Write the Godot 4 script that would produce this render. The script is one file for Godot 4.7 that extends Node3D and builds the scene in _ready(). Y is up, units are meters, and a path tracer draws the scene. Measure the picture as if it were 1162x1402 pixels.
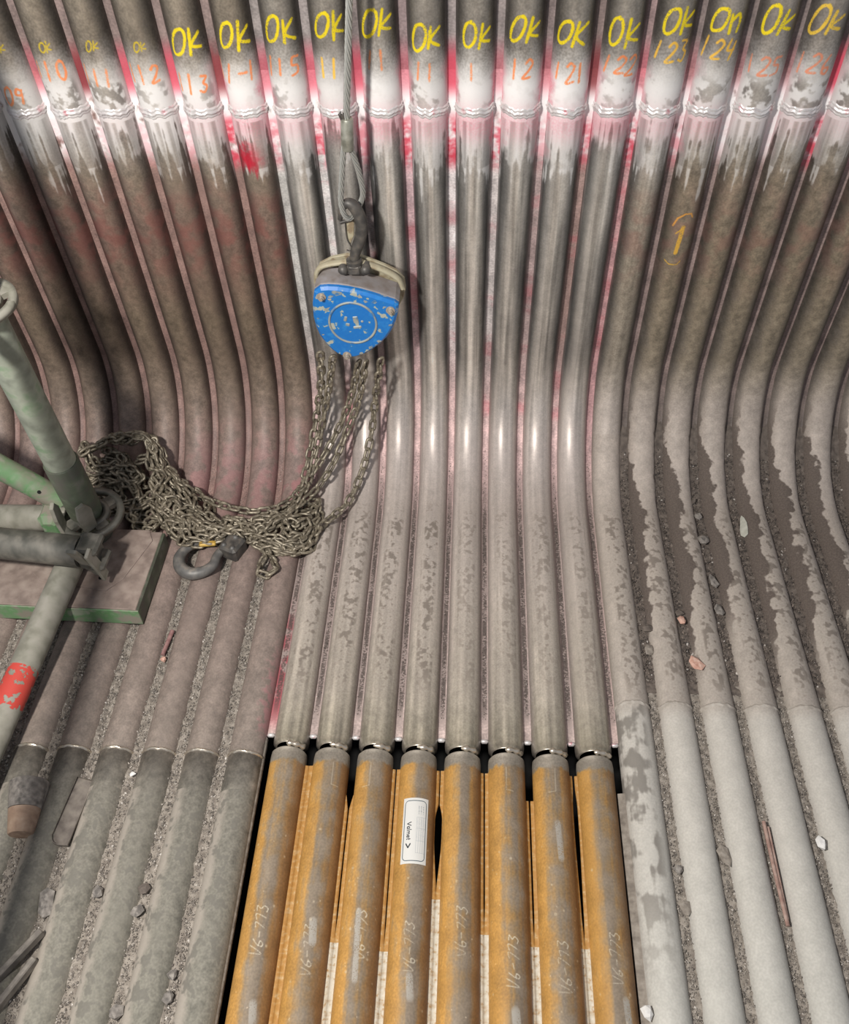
extends Node3D
# Inside of a boiler: a wall of welded tubes that bends into the floor, a cut window where new
# tubes are being fitted, a chain hoist on a wire rope, its chain, scaffolding and loose debris.

const P := 0.0762            # tube pitch
const R := 0.03175           # tube radius
const BEND := 0.251          # bend radius of the tubes' centre line
const SLOPE := -0.08214      # the floor climbs a little towards the viewer
const S_WELD := -0.54        # wall weld row, measured along the tubes from the start of the bend
const S_CUT := 0.966         # where the old tubes are cut
const S_NEW := 0.976         # where the new tubes begin
const K0 := -5               # first painted tube
const TW := 96               # texels round the front half of a tube
const FW := 16               # texels across a fin
const CW := 112
const GROUP := 7             # tubes per texture
const TH := 2048
const S0 := -0.80
const SR := 2.24

var T_ := 0.0
var ARC := 0.0
var fl := Vector2.ZERO
var rng := RandomNumberGenerator.new()
var NF: PackedByteArray
var NB: PackedByteArray
var NM: PackedByteArray
var group_mat: Array = []
var group_img: Array = []
var sg := 0
var used := {}
var M := {}

# ---------------------------------------------------------------- set-up
func _ready() -> void:
	var cam := Camera3D.new(); cam.name = "camera"
	cam.transform = Transform3D(Basis(Vector3(0.9987457, -0.02554998, -0.04306064), Vector3(-0.01828264, 0.61453333, -0.78867898), Vector3(0.04661293, 0.78847701, 0.6132954)), Vector3(0.80025, 1.59827, 1.4749))
	cam.fov = 58.515; cam.near = 0.05; cam.far = 50.0
	add_child(cam); cam.current = true
	var we := WorldEnvironment.new(); we.name = "environment"
	var env := Environment.new()
	env.background_mode = Environment.BG_COLOR
	env.background_color = Color(0.93, 0.95, 1.0)
	env.background_energy_multiplier = 0.34
	env.tonemap_mode = Environment.TONE_MAPPER_LINEAR
	env.tonemap_exposure = 1.0
	env.sdfgi_enabled = true; env.ssao_enabled = true; env.ssil_enabled = true
	we.environment = env; add_child(we)
	var lamp := OmniLight3D.new(); lamp.name = "work_light"
	lamp.position = Vector3(0.16, 1.72, 1.36)
	lamp.light_energy = 3.8; lamp.light_color = Color(1.0, 0.98, 0.955)
	lamp.light_size = 0.06; lamp.omni_range = 12.0; lamp.omni_attenuation = 2.0; lamp.shadow_enabled = true
	add_child(lamp)

	rng.seed = 11
	fl = Vector2(-sin(SLOPE), cos(SLOPE))            # floor direction (y, z)
	var ang := acos(fl.x)
	T_ = BEND / tan(ang / 2.0)
	ARC = BEND * (PI - ang)
	make_noise(); make_materials(); paint_tubes()
	build_wall(); build_floor(); build_new_panel()
	build_grit()
	build_hoist(); build_rope(); build_chain(); build_bottom_hook()
	build_scaffold(); build_pad(); build_small_things(); build_stones()

# ---------------------------------------------------------------- small helpers
func ss(a: float, b: float, x: float) -> float:
	return smoothstep(a, b, x)

func numbered(n: String) -> String:
	if not used.has(n):
		used[n] = 0
		return n
	used[n] += 1
	return "%s_%03d" % [n, used[n]]

func tag(o: Node, label: String, category := "", grp := "", kind := "") -> Node:
	if label: o.set_meta("label", label)
	if category: o.set_meta("category", category)
	if grp: o.set_meta("group", grp)
	if kind: o.set_meta("kind", kind)
	return o

func thing(called: String, label: String, category: String, at := Vector3.ZERO, grp := "") -> Node3D:
	var o := Node3D.new(); o.name = numbered(called); add_child(o); o.position = at
	tag(o, label, category, grp)
	return o

func put(called: String, mesh: Mesh, mat: Material, parent: Node = self, at := Transform3D()) -> MeshInstance3D:
	var o := MeshInstance3D.new()
	o.name = numbered(called) if parent == self else called
	o.mesh = mesh; o.transform = at
	if mat: o.material_override = mat
	o.cast_shadow = GeometryInstance3D.SHADOW_CASTING_SETTING_ON
	parent.add_child(o, true)
	return o

func new_st() -> SurfaceTool:
	var st := SurfaceTool.new(); st.begin(Mesh.PRIMITIVE_TRIANGLES)
	return st

func done(st: SurfaceTool) -> ArrayMesh:
	st.generate_normals()
	return st.commit()

func tri(st: SurfaceTool, a: Vector3, b: Vector3, c: Vector3) -> void:
	st.add_vertex(a); st.add_vertex(b); st.add_vertex(c)

func quad(st: SurfaceTool, a: Vector3, b: Vector3, c: Vector3, d: Vector3) -> void:
	tri(st, a, b, c); tri(st, a, c, d)

# a round bar along points; radius may be one number or one per point
func sweep(st: SurfaceTool, pts: PackedVector3Array, rad: Variant, sides := 10, caps := true, closed := false, squash := Vector2.ONE) -> void:
	sg += 1; st.set_smooth_group(sg)
	var n := pts.size()
	var rings: Array = []
	var t0 := (pts[1] - pts[0]).normalized()
	var nn := t0.cross(Vector3.UP)
	if nn.length() < 0.1: nn = t0.cross(Vector3.RIGHT)
	nn = nn.normalized()
	for i in n:
		var t: Vector3
		if closed: t = (pts[(i + 1) % n] - pts[(i + n - 1) % n]).normalized()
		elif i == 0: t = t0
		elif i == n - 1: t = (pts[i] - pts[i - 1]).normalized()
		else:
			t = pts[i + 1] - pts[i - 1]
			t = t.normalized() if t.length() > 1e-7 else t0
		nn = (nn - t * nn.dot(t)).normalized()
		var b := t.cross(nn)
		var r: float = rad[i] if rad is Array or rad is PackedFloat32Array else rad
		var ring := PackedVector3Array()
		for j in sides:
			var f := TAU * j / sides
			ring.append(pts[i] + nn * cos(f) * r * squash.x + b * sin(f) * r * squash.y)
		rings.append(ring)
	for i in (n if closed else n - 1):
		var a: PackedVector3Array = rings[i]
		var c: PackedVector3Array = rings[(i + 1) % n]
		for j in sides:
			var k := (j + 1) % sides
			quad(st, a[j], c[j], c[k], a[k])
	if caps and not closed:
		sg += 1; st.set_smooth_group(sg)
		for j in sides:
			var k := (j + 1) % sides
			tri(st, pts[0], rings[0][j], rings[0][k])
			tri(st, pts[n - 1], rings[n - 1][k], rings[n - 1][j])

func line(a: Vector3, b: Vector3, n := 2) -> PackedVector3Array:
	var o := PackedVector3Array()
	for i in n: o.append(a.lerp(b, float(i) / (n - 1)))
	return o

# closed 2D outline pushed from z0 (back) to z1 (front), front edge bevelled
func extrude(st: SurfaceTool, poly: PackedVector2Array, z0: float, z1: float, bevel := 0.0, tf := Transform3D()) -> void:
	if Geometry2D.is_polygon_clockwise(poly): poly.reverse()
	var top := poly
	if bevel > 0.0:
		var off := PackedVector2Array()
		var n := poly.size()
		for i in n:
			var d1 := (poly[i] - poly[(i + n - 1) % n]).normalized()
			var d2 := (poly[(i + 1) % n] - poly[i]).normalized()
			var m := (Vector2(-d1.y, d1.x) + Vector2(-d2.y, d2.x))
			m = m.normalized() / maxf(0.5, sqrt((1.0 + d1.dot(d2)) * 0.5))
			off.append(poly[i] + m * bevel)
		top = off
	var idx := Geometry2D.triangulate_polygon(top)
	sg += 1; st.set_smooth_group(sg)
	for i in range(0, idx.size(), 3):
		var a := top[idx[i]]; var b := top[idx[i + 1]]; var c := top[idx[i + 2]]
		if (b - a).cross(c - a) > 0.0: var q := b; b = c; c = q
		tri(st, tf * Vector3(a.x, a.y, z1), tf * Vector3(b.x, b.y, z1), tf * Vector3(c.x, c.y, z1))
	idx = Geometry2D.triangulate_polygon(poly)
	for i in range(0, idx.size(), 3):
		var a := poly[idx[i]]; var b := poly[idx[i + 1]]; var c := poly[idx[i + 2]]
		if (b - a).cross(c - a) < 0.0: var q := b; b = c; c = q
		tri(st, tf * Vector3(a.x, a.y, z0), tf * Vector3(b.x, b.y, z0), tf * Vector3(c.x, c.y, z0))
	st.set_smooth_group(-1)
	var m := poly.size()
	for i in m:
		var j := (i + 1) % m
		quad(st, tf * Vector3(poly[i].x, poly[i].y, z0), tf * Vector3(poly[i].x, poly[i].y, z1 - bevel), tf * Vector3(poly[j].x, poly[j].y, z1 - bevel), tf * Vector3(poly[j].x, poly[j].y, z0))
		if bevel > 0.0:
			quad(st, tf * Vector3(poly[i].x, poly[i].y, z1 - bevel), tf * Vector3(top[i].x, top[i].y, z1), tf * Vector3(top[j].x, top[j].y, z1), tf * Vector3(poly[j].x, poly[j].y, z1 - bevel))

# chamfered box, centred, front and back bevelled
func cbox(st: SurfaceTool, size: Vector3, b: float, tf := Transform3D()) -> void:
	var h := size / 2.0
	var o := PackedVector2Array([Vector2(-h.x + b, -h.y), Vector2(h.x - b, -h.y), Vector2(h.x, -h.y + b), Vector2(h.x, h.y - b), Vector2(h.x - b, h.y), Vector2(-h.x + b, h.y), Vector2(-h.x, h.y - b), Vector2(-h.x, -h.y + b)])
	extrude(st, o, -h.z, h.z, b, tf)

func smooth_path(c: PackedVector3Array, per := 8) -> PackedVector3Array:
	var o := PackedVector3Array()
	var n := c.size()
	for i in n - 1:
		var a := c[maxi(i - 1, 0)]; var d := c[mini(i + 2, n - 1)]
		for j in per: o.append(c[i].cubic_interpolate(c[i + 1], a, d, float(j) / per))
	o.append(c[n - 1])
	return o

# the tubes' centre line: y, z and the direction that faces the room
func prof(s: float) -> Array:
	if s < 0.0: return [T_ - s, 0.0, 0.0, 1.0]
	if s <= ARC:
		var t := s / BEND
		return [T_ - BEND * sin(t), BEND - BEND * cos(t), sin(t), cos(t)]
	var q := s - ARC + T_
	var te := ARC / BEND
	return [fl.x * q, fl.y * q, sin(te), cos(te)]

# a point over the tubes: across, along, and h above the fins' plane
func at(x: float, s: float, h := 0.0) -> Vector3:
	var p := prof(s)
	return Vector3(x, p[0] + p[2] * h, p[1] + p[3] * h)

func up_at(s: float) -> Vector3:
	var p := prof(s)
	return Vector3(0, p[2], p[3])

func along_at(s: float) -> Vector3:
	return Vector3.RIGHT.cross(up_at(s)).normalized() * -1.0

# frame lying on the tubes: x across, y away up the slope, z out into the room
func frame_at(x: float, s: float, h: float, turn := 0.0) -> Transform3D:
	var z := up_at(s)
	var b := Basis(Vector3.RIGHT, z.cross(Vector3.RIGHT), z) * Basis(Vector3.BACK, turn)
	return Transform3D(b, at(x, s, h))

func steel(c: Color, metal: float, rough: float) -> StandardMaterial3D:
	var m := StandardMaterial3D.new()
	m.albedo_color = c; m.metallic = metal; m.roughness = rough
	return m

func c8(r: int, g: int, b: int) -> Color:
	return Color8(r, g, b)

# two-tone worn surface computed from noise, mapped in world space
func worn(cols: Array, stops: Array, freq: float, metal: float, rough: float, scale := 4.0, sd := 1, bump := 0.0) -> StandardMaterial3D:
	var n := FastNoiseLite.new(); n.seed = sd; n.frequency = freq; n.fractal_octaves = 5; n.noise_type = FastNoiseLite.TYPE_SIMPLEX_SMOOTH
	var g := Gradient.new()
	g.offsets = PackedFloat32Array(stops); g.colors = PackedColorArray(cols)
	var im := n.get_seamless_image(256, 256, false, false, 0.2, true)
	var out := Image.create(256, 256, false, Image.FORMAT_RGB8)
	for y in 256:
		for x in 256: out.set_pixel(x, y, g.sample(im.get_pixel(x, y).r))
	var m := StandardMaterial3D.new()
	m.albedo_texture = ImageTexture.create_from_image(out)
	m.uv1_triplanar = true; m.uv1_world_triplanar = true; m.uv1_scale = Vector3.ONE * scale
	m.metallic = metal; m.roughness = rough
	if bump > 0.0:
		m.heightmap_enabled = true; m.heightmap_texture = ImageTexture.create_from_image(im); m.heightmap_scale = bump
	return m

func make_materials() -> void:
	M.dark_steel = worn([c8(70, 68, 66), c8(90, 87, 83), c8(112, 106, 98)], [0.25, 0.55, 0.8], 0.03, 0.35, 0.5, 6.0, 3)
	M.hook_steel = worn([c8(96, 95, 93), c8(118, 116, 112), c8(142, 135, 127)], [0.3, 0.6, 0.85], 0.025, 0.2, 0.5, 6.0, 4)
	M.chain_steel = worn([c8(90, 83, 72), c8(136, 127, 110), c8(178, 168, 148)], [0.25, 0.55, 0.85], 0.04, 0.35, 0.42, 8.0, 5)
	M.galv = worn([c8(120, 124, 112), c8(146, 152, 138), c8(160, 166, 150), c8(128, 152, 122)], [0.2, 0.45, 0.65, 0.85], 0.012, 0.2, 0.6, 5.0, 6)
	M.galv_dusty = worn([c8(120, 118, 106), c8(140, 138, 126), c8(152, 148, 138)], [0.2, 0.5, 0.8], 0.02, 0.1, 0.7, 5.0, 7)
	M.green_paint = worn([c8(134, 128, 116), c8(116, 138, 108), c8(96, 140, 92), c8(146, 156, 136)], [0.28, 0.42, 0.6, 0.8], 0.014, 0.0, 0.5, 5.0, 8)
	M.dark_green = worn([c8(84, 82, 74), c8(80, 88, 72), c8(94, 102, 84), c8(118, 116, 106)], [0.25, 0.45, 0.65, 0.85], 0.016, 0.1, 0.55, 5.0, 9)
	M.ledger = worn([c8(80, 80, 74), c8(104, 102, 95), c8(130, 126, 117)], [0.25, 0.55, 0.85], 0.018, 0.3, 0.5, 5.0, 10)
	M.pad_top = worn([c8(120, 106, 98), c8(140, 125, 116), c8(156, 142, 132)], [0.2, 0.5, 0.85], 0.02, 0.0, 0.85, 5.0, 11, 0.05)
	M.dust = worn([c8(112, 104, 96), c8(138, 130, 120), c8(160, 152, 142)], [0.2, 0.5, 0.85], 0.03, 0.0, 0.95, 8.0, 12, 0.2)
	M.dust_dark = worn([c8(78, 71, 66), c8(102, 93, 86), c8(122, 112, 103)], [0.2, 0.5, 0.85], 0.03, 0.0, 0.95, 8.0, 13, 0.2)
	M.stone = worn([c8(92, 88, 84), c8(128, 122, 116), c8(158, 152, 144)], [0.2, 0.5, 0.85], 0.03, 0.0, 0.9, 10.0, 14, 0.1)
	M.blue = worn([c8(176, 176, 160), c8(168, 172, 160), c8(32, 118, 190), c8(24, 112, 190), c8(48, 136, 204)], [0.0, 0.24, 0.27, 0.6, 0.95], 0.022, 0.0, 0.42, 6.0, 21)
	M.hoist_grey = worn([c8(128, 118, 112), c8(144, 138, 136), c8(152, 148, 150)], [0.2, 0.5, 0.85], 0.02, 0.15, 0.7, 6.0, 15)
	M.cream = worn([c8(138, 122, 98), c8(170, 162, 136), c8(178, 172, 150)], [0.2, 0.4, 0.85], 0.02, 0.1, 0.6, 6.0, 16)
	M.ring_wear = worn([c8(70, 120, 170), c8(146, 152, 148), c8(170, 172, 162)], [0.25, 0.36, 0.8], 0.02, 0.1, 0.5, 6.0, 17)
	M.wire = steel(c8(172, 172, 166), 0.5, 0.38)
	M.alu = worn([c8(128, 128, 116), c8(164, 164, 152), c8(182, 182, 172)], [0.2, 0.5, 0.85], 0.03, 0.5, 0.45, 6.0, 18)
	M.screw = steel(c8(180, 170, 156), 0.4, 0.4)
	M.yellow = worn([c8(150, 120, 70), c8(198, 160, 70), c8(214, 182, 96)], [0.2, 0.45, 0.85], 0.03, 0.1, 0.5, 8.0, 19)
	M.bead = worn([c8(196, 188, 188), c8(216, 212, 210), c8(226, 224, 222), c8(206, 126, 136)], [0.2, 0.5, 0.72, 0.9], 0.02, 0.35, 0.4, 6.0, 20, 0.1)
	M.bead_bare = steel(c8(206, 196, 180), 0.85, 0.33)
	M.bead_dust = worn([c8(150, 142, 132), c8(172, 164, 154), c8(184, 178, 168)], [0.2, 0.5, 0.85], 0.03, 0.0, 0.7, 8.0, 22)
	M.bar_steel = worn([c8(104, 98, 92), c8(122, 116, 108), c8(144, 137, 128)], [0.25, 0.55, 0.85], 0.02, 0.1, 0.7, 8.0, 25)
	M.black = steel(c8(14, 14, 14), 0.0, 0.95)
	M.bore = steel(c8(50, 46, 42), 0.2, 0.7)
	M.new_fin = worn([c8(160, 122, 76), c8(190, 180, 160), c8(206, 200, 186)], [0.2, 0.34, 0.8], 0.05, 0.1, 0.65, 8.0, 23, 0.08)
	M.new_fin_rust = worn([c8(168, 122, 62), c8(178, 136, 78), c8(196, 178, 146)], [0.3, 0.6, 0.9], 0.05, 0.0, 0.65, 8.0, 24)

# ---------------------------------------------------------------- paint on the tubes
func noise_bytes(freq: float, oct: int, sd: int) -> PackedByteArray:
	var n := FastNoiseLite.new(); n.noise_type = FastNoiseLite.TYPE_SIMPLEX_SMOOTH
	n.frequency = freq; n.fractal_octaves = oct; n.seed = sd
	var im := n.get_seamless_image(512, 512, false, false, 0.15, true)
	im.convert(Image.FORMAT_L8)
	return im.get_data()

func make_noise() -> void:
	NF = noise_bytes(0.22, 3, 1)
	NB = noise_bytes(0.02, 4, 2)
	NM = noise_bytes(0.065, 3, 3)

# along s: crown colour, flank colour, metal, roughness, blotches, lengthwise streaks
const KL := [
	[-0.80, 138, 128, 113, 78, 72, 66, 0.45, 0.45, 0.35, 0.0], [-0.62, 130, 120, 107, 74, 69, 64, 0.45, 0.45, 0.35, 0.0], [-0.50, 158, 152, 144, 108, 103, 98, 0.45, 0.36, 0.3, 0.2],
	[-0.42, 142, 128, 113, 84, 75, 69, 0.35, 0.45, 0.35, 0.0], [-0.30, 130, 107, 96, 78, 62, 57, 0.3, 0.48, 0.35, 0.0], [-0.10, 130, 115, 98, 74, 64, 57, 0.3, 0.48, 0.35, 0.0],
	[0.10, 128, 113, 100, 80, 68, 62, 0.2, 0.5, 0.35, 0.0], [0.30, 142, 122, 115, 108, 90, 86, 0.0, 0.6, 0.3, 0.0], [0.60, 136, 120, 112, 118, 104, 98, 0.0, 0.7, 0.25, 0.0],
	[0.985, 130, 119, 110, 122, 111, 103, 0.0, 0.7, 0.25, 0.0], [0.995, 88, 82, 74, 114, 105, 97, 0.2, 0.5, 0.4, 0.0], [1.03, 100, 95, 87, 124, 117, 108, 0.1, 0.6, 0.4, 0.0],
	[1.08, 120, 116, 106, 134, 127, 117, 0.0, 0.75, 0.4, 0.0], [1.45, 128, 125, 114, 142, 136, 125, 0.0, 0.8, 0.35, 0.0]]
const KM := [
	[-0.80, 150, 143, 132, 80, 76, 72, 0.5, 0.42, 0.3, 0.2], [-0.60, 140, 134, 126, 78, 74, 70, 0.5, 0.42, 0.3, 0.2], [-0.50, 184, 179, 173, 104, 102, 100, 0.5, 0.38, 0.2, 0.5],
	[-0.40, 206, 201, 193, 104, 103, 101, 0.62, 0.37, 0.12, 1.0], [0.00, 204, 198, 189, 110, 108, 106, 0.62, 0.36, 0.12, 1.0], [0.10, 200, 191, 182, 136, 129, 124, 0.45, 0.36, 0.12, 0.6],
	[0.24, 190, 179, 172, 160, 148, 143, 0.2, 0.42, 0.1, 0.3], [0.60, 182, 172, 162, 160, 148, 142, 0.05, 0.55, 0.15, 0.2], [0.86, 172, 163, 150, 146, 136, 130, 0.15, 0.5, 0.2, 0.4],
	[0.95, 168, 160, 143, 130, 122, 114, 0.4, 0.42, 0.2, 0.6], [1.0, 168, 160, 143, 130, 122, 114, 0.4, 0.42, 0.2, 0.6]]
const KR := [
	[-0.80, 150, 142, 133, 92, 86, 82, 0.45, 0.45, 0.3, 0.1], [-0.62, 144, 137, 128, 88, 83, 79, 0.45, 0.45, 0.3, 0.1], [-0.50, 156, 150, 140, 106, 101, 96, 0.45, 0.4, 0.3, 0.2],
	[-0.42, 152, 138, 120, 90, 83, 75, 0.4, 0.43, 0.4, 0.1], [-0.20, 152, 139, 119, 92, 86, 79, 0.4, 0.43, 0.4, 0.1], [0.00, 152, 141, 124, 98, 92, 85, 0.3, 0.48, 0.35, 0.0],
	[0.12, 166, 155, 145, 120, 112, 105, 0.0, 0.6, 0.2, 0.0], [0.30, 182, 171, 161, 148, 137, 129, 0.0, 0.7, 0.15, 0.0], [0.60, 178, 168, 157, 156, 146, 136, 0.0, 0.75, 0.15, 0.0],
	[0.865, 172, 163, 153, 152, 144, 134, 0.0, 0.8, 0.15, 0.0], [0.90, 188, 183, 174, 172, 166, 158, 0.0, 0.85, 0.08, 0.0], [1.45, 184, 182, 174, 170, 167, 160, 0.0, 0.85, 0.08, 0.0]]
# per tube 0..17: how white, how far wiped bare above the weld, how pink
const WHITE := [0.75, 0.85, 0.85, 0.9, 0.9, 0.95, 0.9, 0.85, 0.95, 0.85, 0.95, 1.0, 1.0, 0.95, 0.9, 0.85, 0.85, 0.85]
const WIPED := [0.6, 0.7, 0.8, 0.5, 0.5, 0.1, 0.5, 0.1, 0.1, 0.6, 0.3, 0.1, 0.1, 0.5, 0.5, 0.7, 0.9, 0.9]
const PINK := [0.0, 0.05, 0.1, 0.05, 0.25, 0.55, 0.35, 0.55, 0.6, 0.45, 0.6, 0.5, 0.5, 0.65, 0.35, 0.4, 0.1, 0.2]
# per fin 0..19: red above the weld (negative is dark red), red below it
const FIN_RED := [0.1, 0.45, -0.9, 0.7, 0.75, -0.8, 0.55, 0.65, 0.7, 0.4, 0.85, 0.4, 0.4, -0.75, 0.4, 0.25, 0.2, 0.2, 0.9, 0.3]
const FIN_RED2 := [0.0, 0.15, 0.2, 0.2, 0.3, 0.9, 0.5, 0.75, 0.5, 0.85, 0.9, 0.75, 0.3, 0.65, 0.85, 0.4, 0.1, 0.1, 0.85, 0.3]

func key(K: Array, s: float) -> PackedFloat32Array:
	var n := K.size()
	var a: Array = K[0]; var b: Array = K[0]; var t := 0.0
	if s >= K[n - 1][0]: a = K[n - 1]; b = a
	else:
		for i in n - 1:
			if s >= K[i][0] and s < K[i + 1][0]:
				a = K[i]; b = K[i + 1]; t = (s - a[0]) / (b[0] - a[0])
				break
	var o := PackedFloat32Array()
	for i in range(1, 11): o.append(lerpf(a[i], b[i], t))
	return o

func paint_tubes() -> void:
	for g in 4:
		var W := GROUP * CW
		var col := PackedByteArray(); col.resize(W * TH * 3)
		var orm := PackedByteArray(); orm.resize(W / 2 * TH / 2 * 3)
		for c in GROUP:
			paint_one(col, orm, W, c, K0 + g * GROUP + c)
		group_img.append(Image.create_from_data(W, TH, false, Image.FORMAT_RGB8, col))
		group_mat.append([orm])
	write_marks()
	var bump := FastNoiseLite.new(); bump.frequency = 0.3; bump.fractal_octaves = 3; bump.seed = 9
	var bt := ImageTexture.create_from_image(bump.get_seamless_image(512, 512, false, false, 0.1, true))
	for g in 4:
		var m := ORMMaterial3D.new()
		m.albedo_texture = ImageTexture.create_from_image(group_img[g])
		m.orm_texture = ImageTexture.create_from_image(Image.create_from_data(GROUP * CW / 2, TH / 2, false, Image.FORMAT_RGB8, group_mat[g][0]))
		group_mat[g] = m

func paint_one(col: PackedByteArray, orm: PackedByteArray, W: int, c: int, k: int) -> void:
	var cls := 0 if k <= 5 else (1 if k <= 13 else 2)
	var kk := clampi(k, 0, 17)
	var wamp: float = WHITE[kk]; var wip: float = WIPED[kk]; var pink: float = PINK[kk]
	rng.seed = 100 + k
	var ox := rng.randi() % 512; var oy := rng.randi() % 512
	var fing := rng.randf_range(-0.01, 0.04)
	var greyoff := rng.randf_range(-0.08, 0.14)
	var x0 := c * CW
	for j in TH:
		var s := S0 + SR * (j + 0.5) / TH
		var rust := cls == 1 and s > 0.972
		var q: PackedFloat32Array = key(KL if cls == 0 else (KM if cls == 1 else KR), s)
		if k == 14 and s < 0.2:
			var q2 := key(KM, s)
			var mixk := ss(-0.36, -0.46, s) * 0.5 + 0.35
			for i in 10: q[i] = lerpf(q[i], q2[i], mixk)
		var cr := q[0]; var cg := q[1]; var cb := q[2]; var fr := q[3]; var fg := q[4]; var fb := q[5]
		var met0 := q[6]; var rou0 := q[7]; var blot := q[8]; var streak := q[9]
		var row := ((j + oy) & 511) * 512
		var rows := (((j >> 5) + oy) & 511) * 512
		var rowt := float(j & 31) / 32.0
		var rows2 := ((((j >> 5) + 1) + oy) & 511) * 512
		var rowh := (((j >> 1) + oy) & 511) * 512
		var rowq := (((j >> 3) + oy + 90) & 511) * 512
		var near_weld := s > -0.72 and s < -0.30
		var wtop := ss(-0.680, -0.575, s)
		var redrow := ss(-0.64, -0.58, s) * (1.0 - ss(-0.50, -0.43, s))
		var pinkb := exp(-pow((s + 0.52) / 0.03, 2.0))
		var brownred := exp(-pow((s + 0.30) / 0.09, 2.0)) * (0.45 if cls == 0 else (0.0 if cls == 1 else 0.25))
		var bendred := 0.0
		if cls == 0 and k >= 2: bendred = exp(-pow((s - 0.34) / 0.13, 2.0)) * (0.5 if k == 5 else 0.32)
		var stain := 0.0
		if cls >= 1 and s < 0.97: stain = ss(0.36, 0.46, s) * (1.0 - ss(0.80, 0.90, s))
		var soot := 0.0
		if cls == 2 and k > 14: soot = ss(0.09, 0.22, s) * (1.0 - ss(0.66, 0.80, s + 0.05 * sin(k * 2.3)))
		var sootw := 0.0
		if soot > 0.0: sootw = -0.72 + 0.10 * sin(s * 26.0 + k * 1.9) + 0.52 * ss(0.16, 0.34, s) - 0.42 * ss(0.52, 0.74, s) + (0.1 if k > 15 else -0.08)
		var odd := j & 1
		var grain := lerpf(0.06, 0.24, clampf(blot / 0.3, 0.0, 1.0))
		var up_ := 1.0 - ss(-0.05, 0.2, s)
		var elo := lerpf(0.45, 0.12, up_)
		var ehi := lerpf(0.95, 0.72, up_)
		for i in TW:
			var a := (i - 47.5) / 48.0
			var xi := (i + ox) & 511
			var n1 := NF[row + xi] / 255.0
			var n2 := NB[row + xi] / 255.0
			var n3 := NM[row + xi] / 255.0
			var n4 := lerpf(NM[rows + xi], NM[rows2 + xi], rowt) / 255.0
			var aa := absf(a)
			var r := 0.0; var gg := 0.0; var b := 0.0
			var met := met0; var rou := rou0
			if rust:
				# mill scale on the new tubes: ochre rust with a grey stripe
				var gm := ss(0.36, 0.74, n4 * 0.3 + n2 * 0.3 + n3 * 0.1 + 0.40 * exp(-pow((a - 0.08 - greyoff) / 0.36, 2.0)) - 0.03)
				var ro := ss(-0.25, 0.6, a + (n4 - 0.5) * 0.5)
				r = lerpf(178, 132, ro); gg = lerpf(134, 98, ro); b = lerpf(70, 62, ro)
				r = lerpf(r, 121, gm * 0.9); gg = lerpf(gg, 111, gm * 0.9); b = lerpf(b, 99, gm * 0.9)
				var band := 1.0 - ss(0.998, 1.006, s + (n3 - 0.5) * 0.01)
				r = lerpf(r, 142, band); gg = lerpf(gg, 134, band); b = lerpf(b, 122, band)
				met = 0.3 * band + 0.1 * gm; rou = 0.6
				var sp := ss(0.80, 0.86, n3 * 0.7 + n1 * 0.3) * ss(1.05, 1.3, s)
				r = lerpf(r, 214, sp * 0.6); gg = lerpf(gg, 200, sp * 0.6); b = lerpf(b, 176, sp * 0.6)
				var v := 1.0 + (n1 - 0.5) * 0.22 + (n2 - 0.5) * 0.25
				r *= v; gg *= v; b *= v
			else:
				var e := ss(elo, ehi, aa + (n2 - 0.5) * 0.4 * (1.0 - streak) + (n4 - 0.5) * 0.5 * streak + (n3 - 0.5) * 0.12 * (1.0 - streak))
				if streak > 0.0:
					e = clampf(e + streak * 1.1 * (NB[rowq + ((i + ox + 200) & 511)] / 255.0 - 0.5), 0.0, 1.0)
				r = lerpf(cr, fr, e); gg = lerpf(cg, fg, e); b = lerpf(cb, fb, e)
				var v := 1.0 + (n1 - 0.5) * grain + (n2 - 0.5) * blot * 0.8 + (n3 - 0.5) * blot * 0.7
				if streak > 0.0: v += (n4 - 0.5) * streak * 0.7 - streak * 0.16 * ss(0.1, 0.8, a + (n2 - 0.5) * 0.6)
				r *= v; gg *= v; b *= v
				if brownred > 0.02:
					var m := brownred * ss(0.3, 0.7, n2)
					r = lerpf(r, 140, m); gg = lerpf(gg, 80, m); b = lerpf(b, 74, m)
				if bendred > 0.02:
					var m := bendred * ss(0.35, 0.65, n2 + 0.25 * a)
					r = lerpf(r, 168, m); gg = lerpf(gg, 104, m); b = lerpf(b, 110, m)
				if stain > 0.0:
					var m := stain * ss(0.46, 0.62, n3 * 0.55 + n2 * 0.45) * (1.0 - ss(0.12, 0.5, absf(a + (-0.06 if cls == 1 else -0.1)) + (n4 - 0.5) * 0.5)) * (0.75 if k < 10 or cls == 2 else 0.5)
					r = lerpf(r, 116, m); gg = lerpf(gg, 107, m); b = lerpf(b, 98, m)
				if soot > 0.0:
					var ed := sootw + (n2 - 0.5) * 0.55 + (n3 - 0.5) * 0.14
					var m := soot * maxf(1.0 - ss(ed, ed + 0.10, a), ss(0.58, 0.72, a + (n2 - 0.5) * 0.35) * 0.9)
					r = lerpf(r, 99 + 30 * (n1 - 0.5), m); gg = lerpf(gg, 89 + 28 * (n1 - 0.5), m); b = lerpf(b, 82 + 26 * (n1 - 0.5), m)
					rou = lerpf(rou, 0.95, m)
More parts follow.
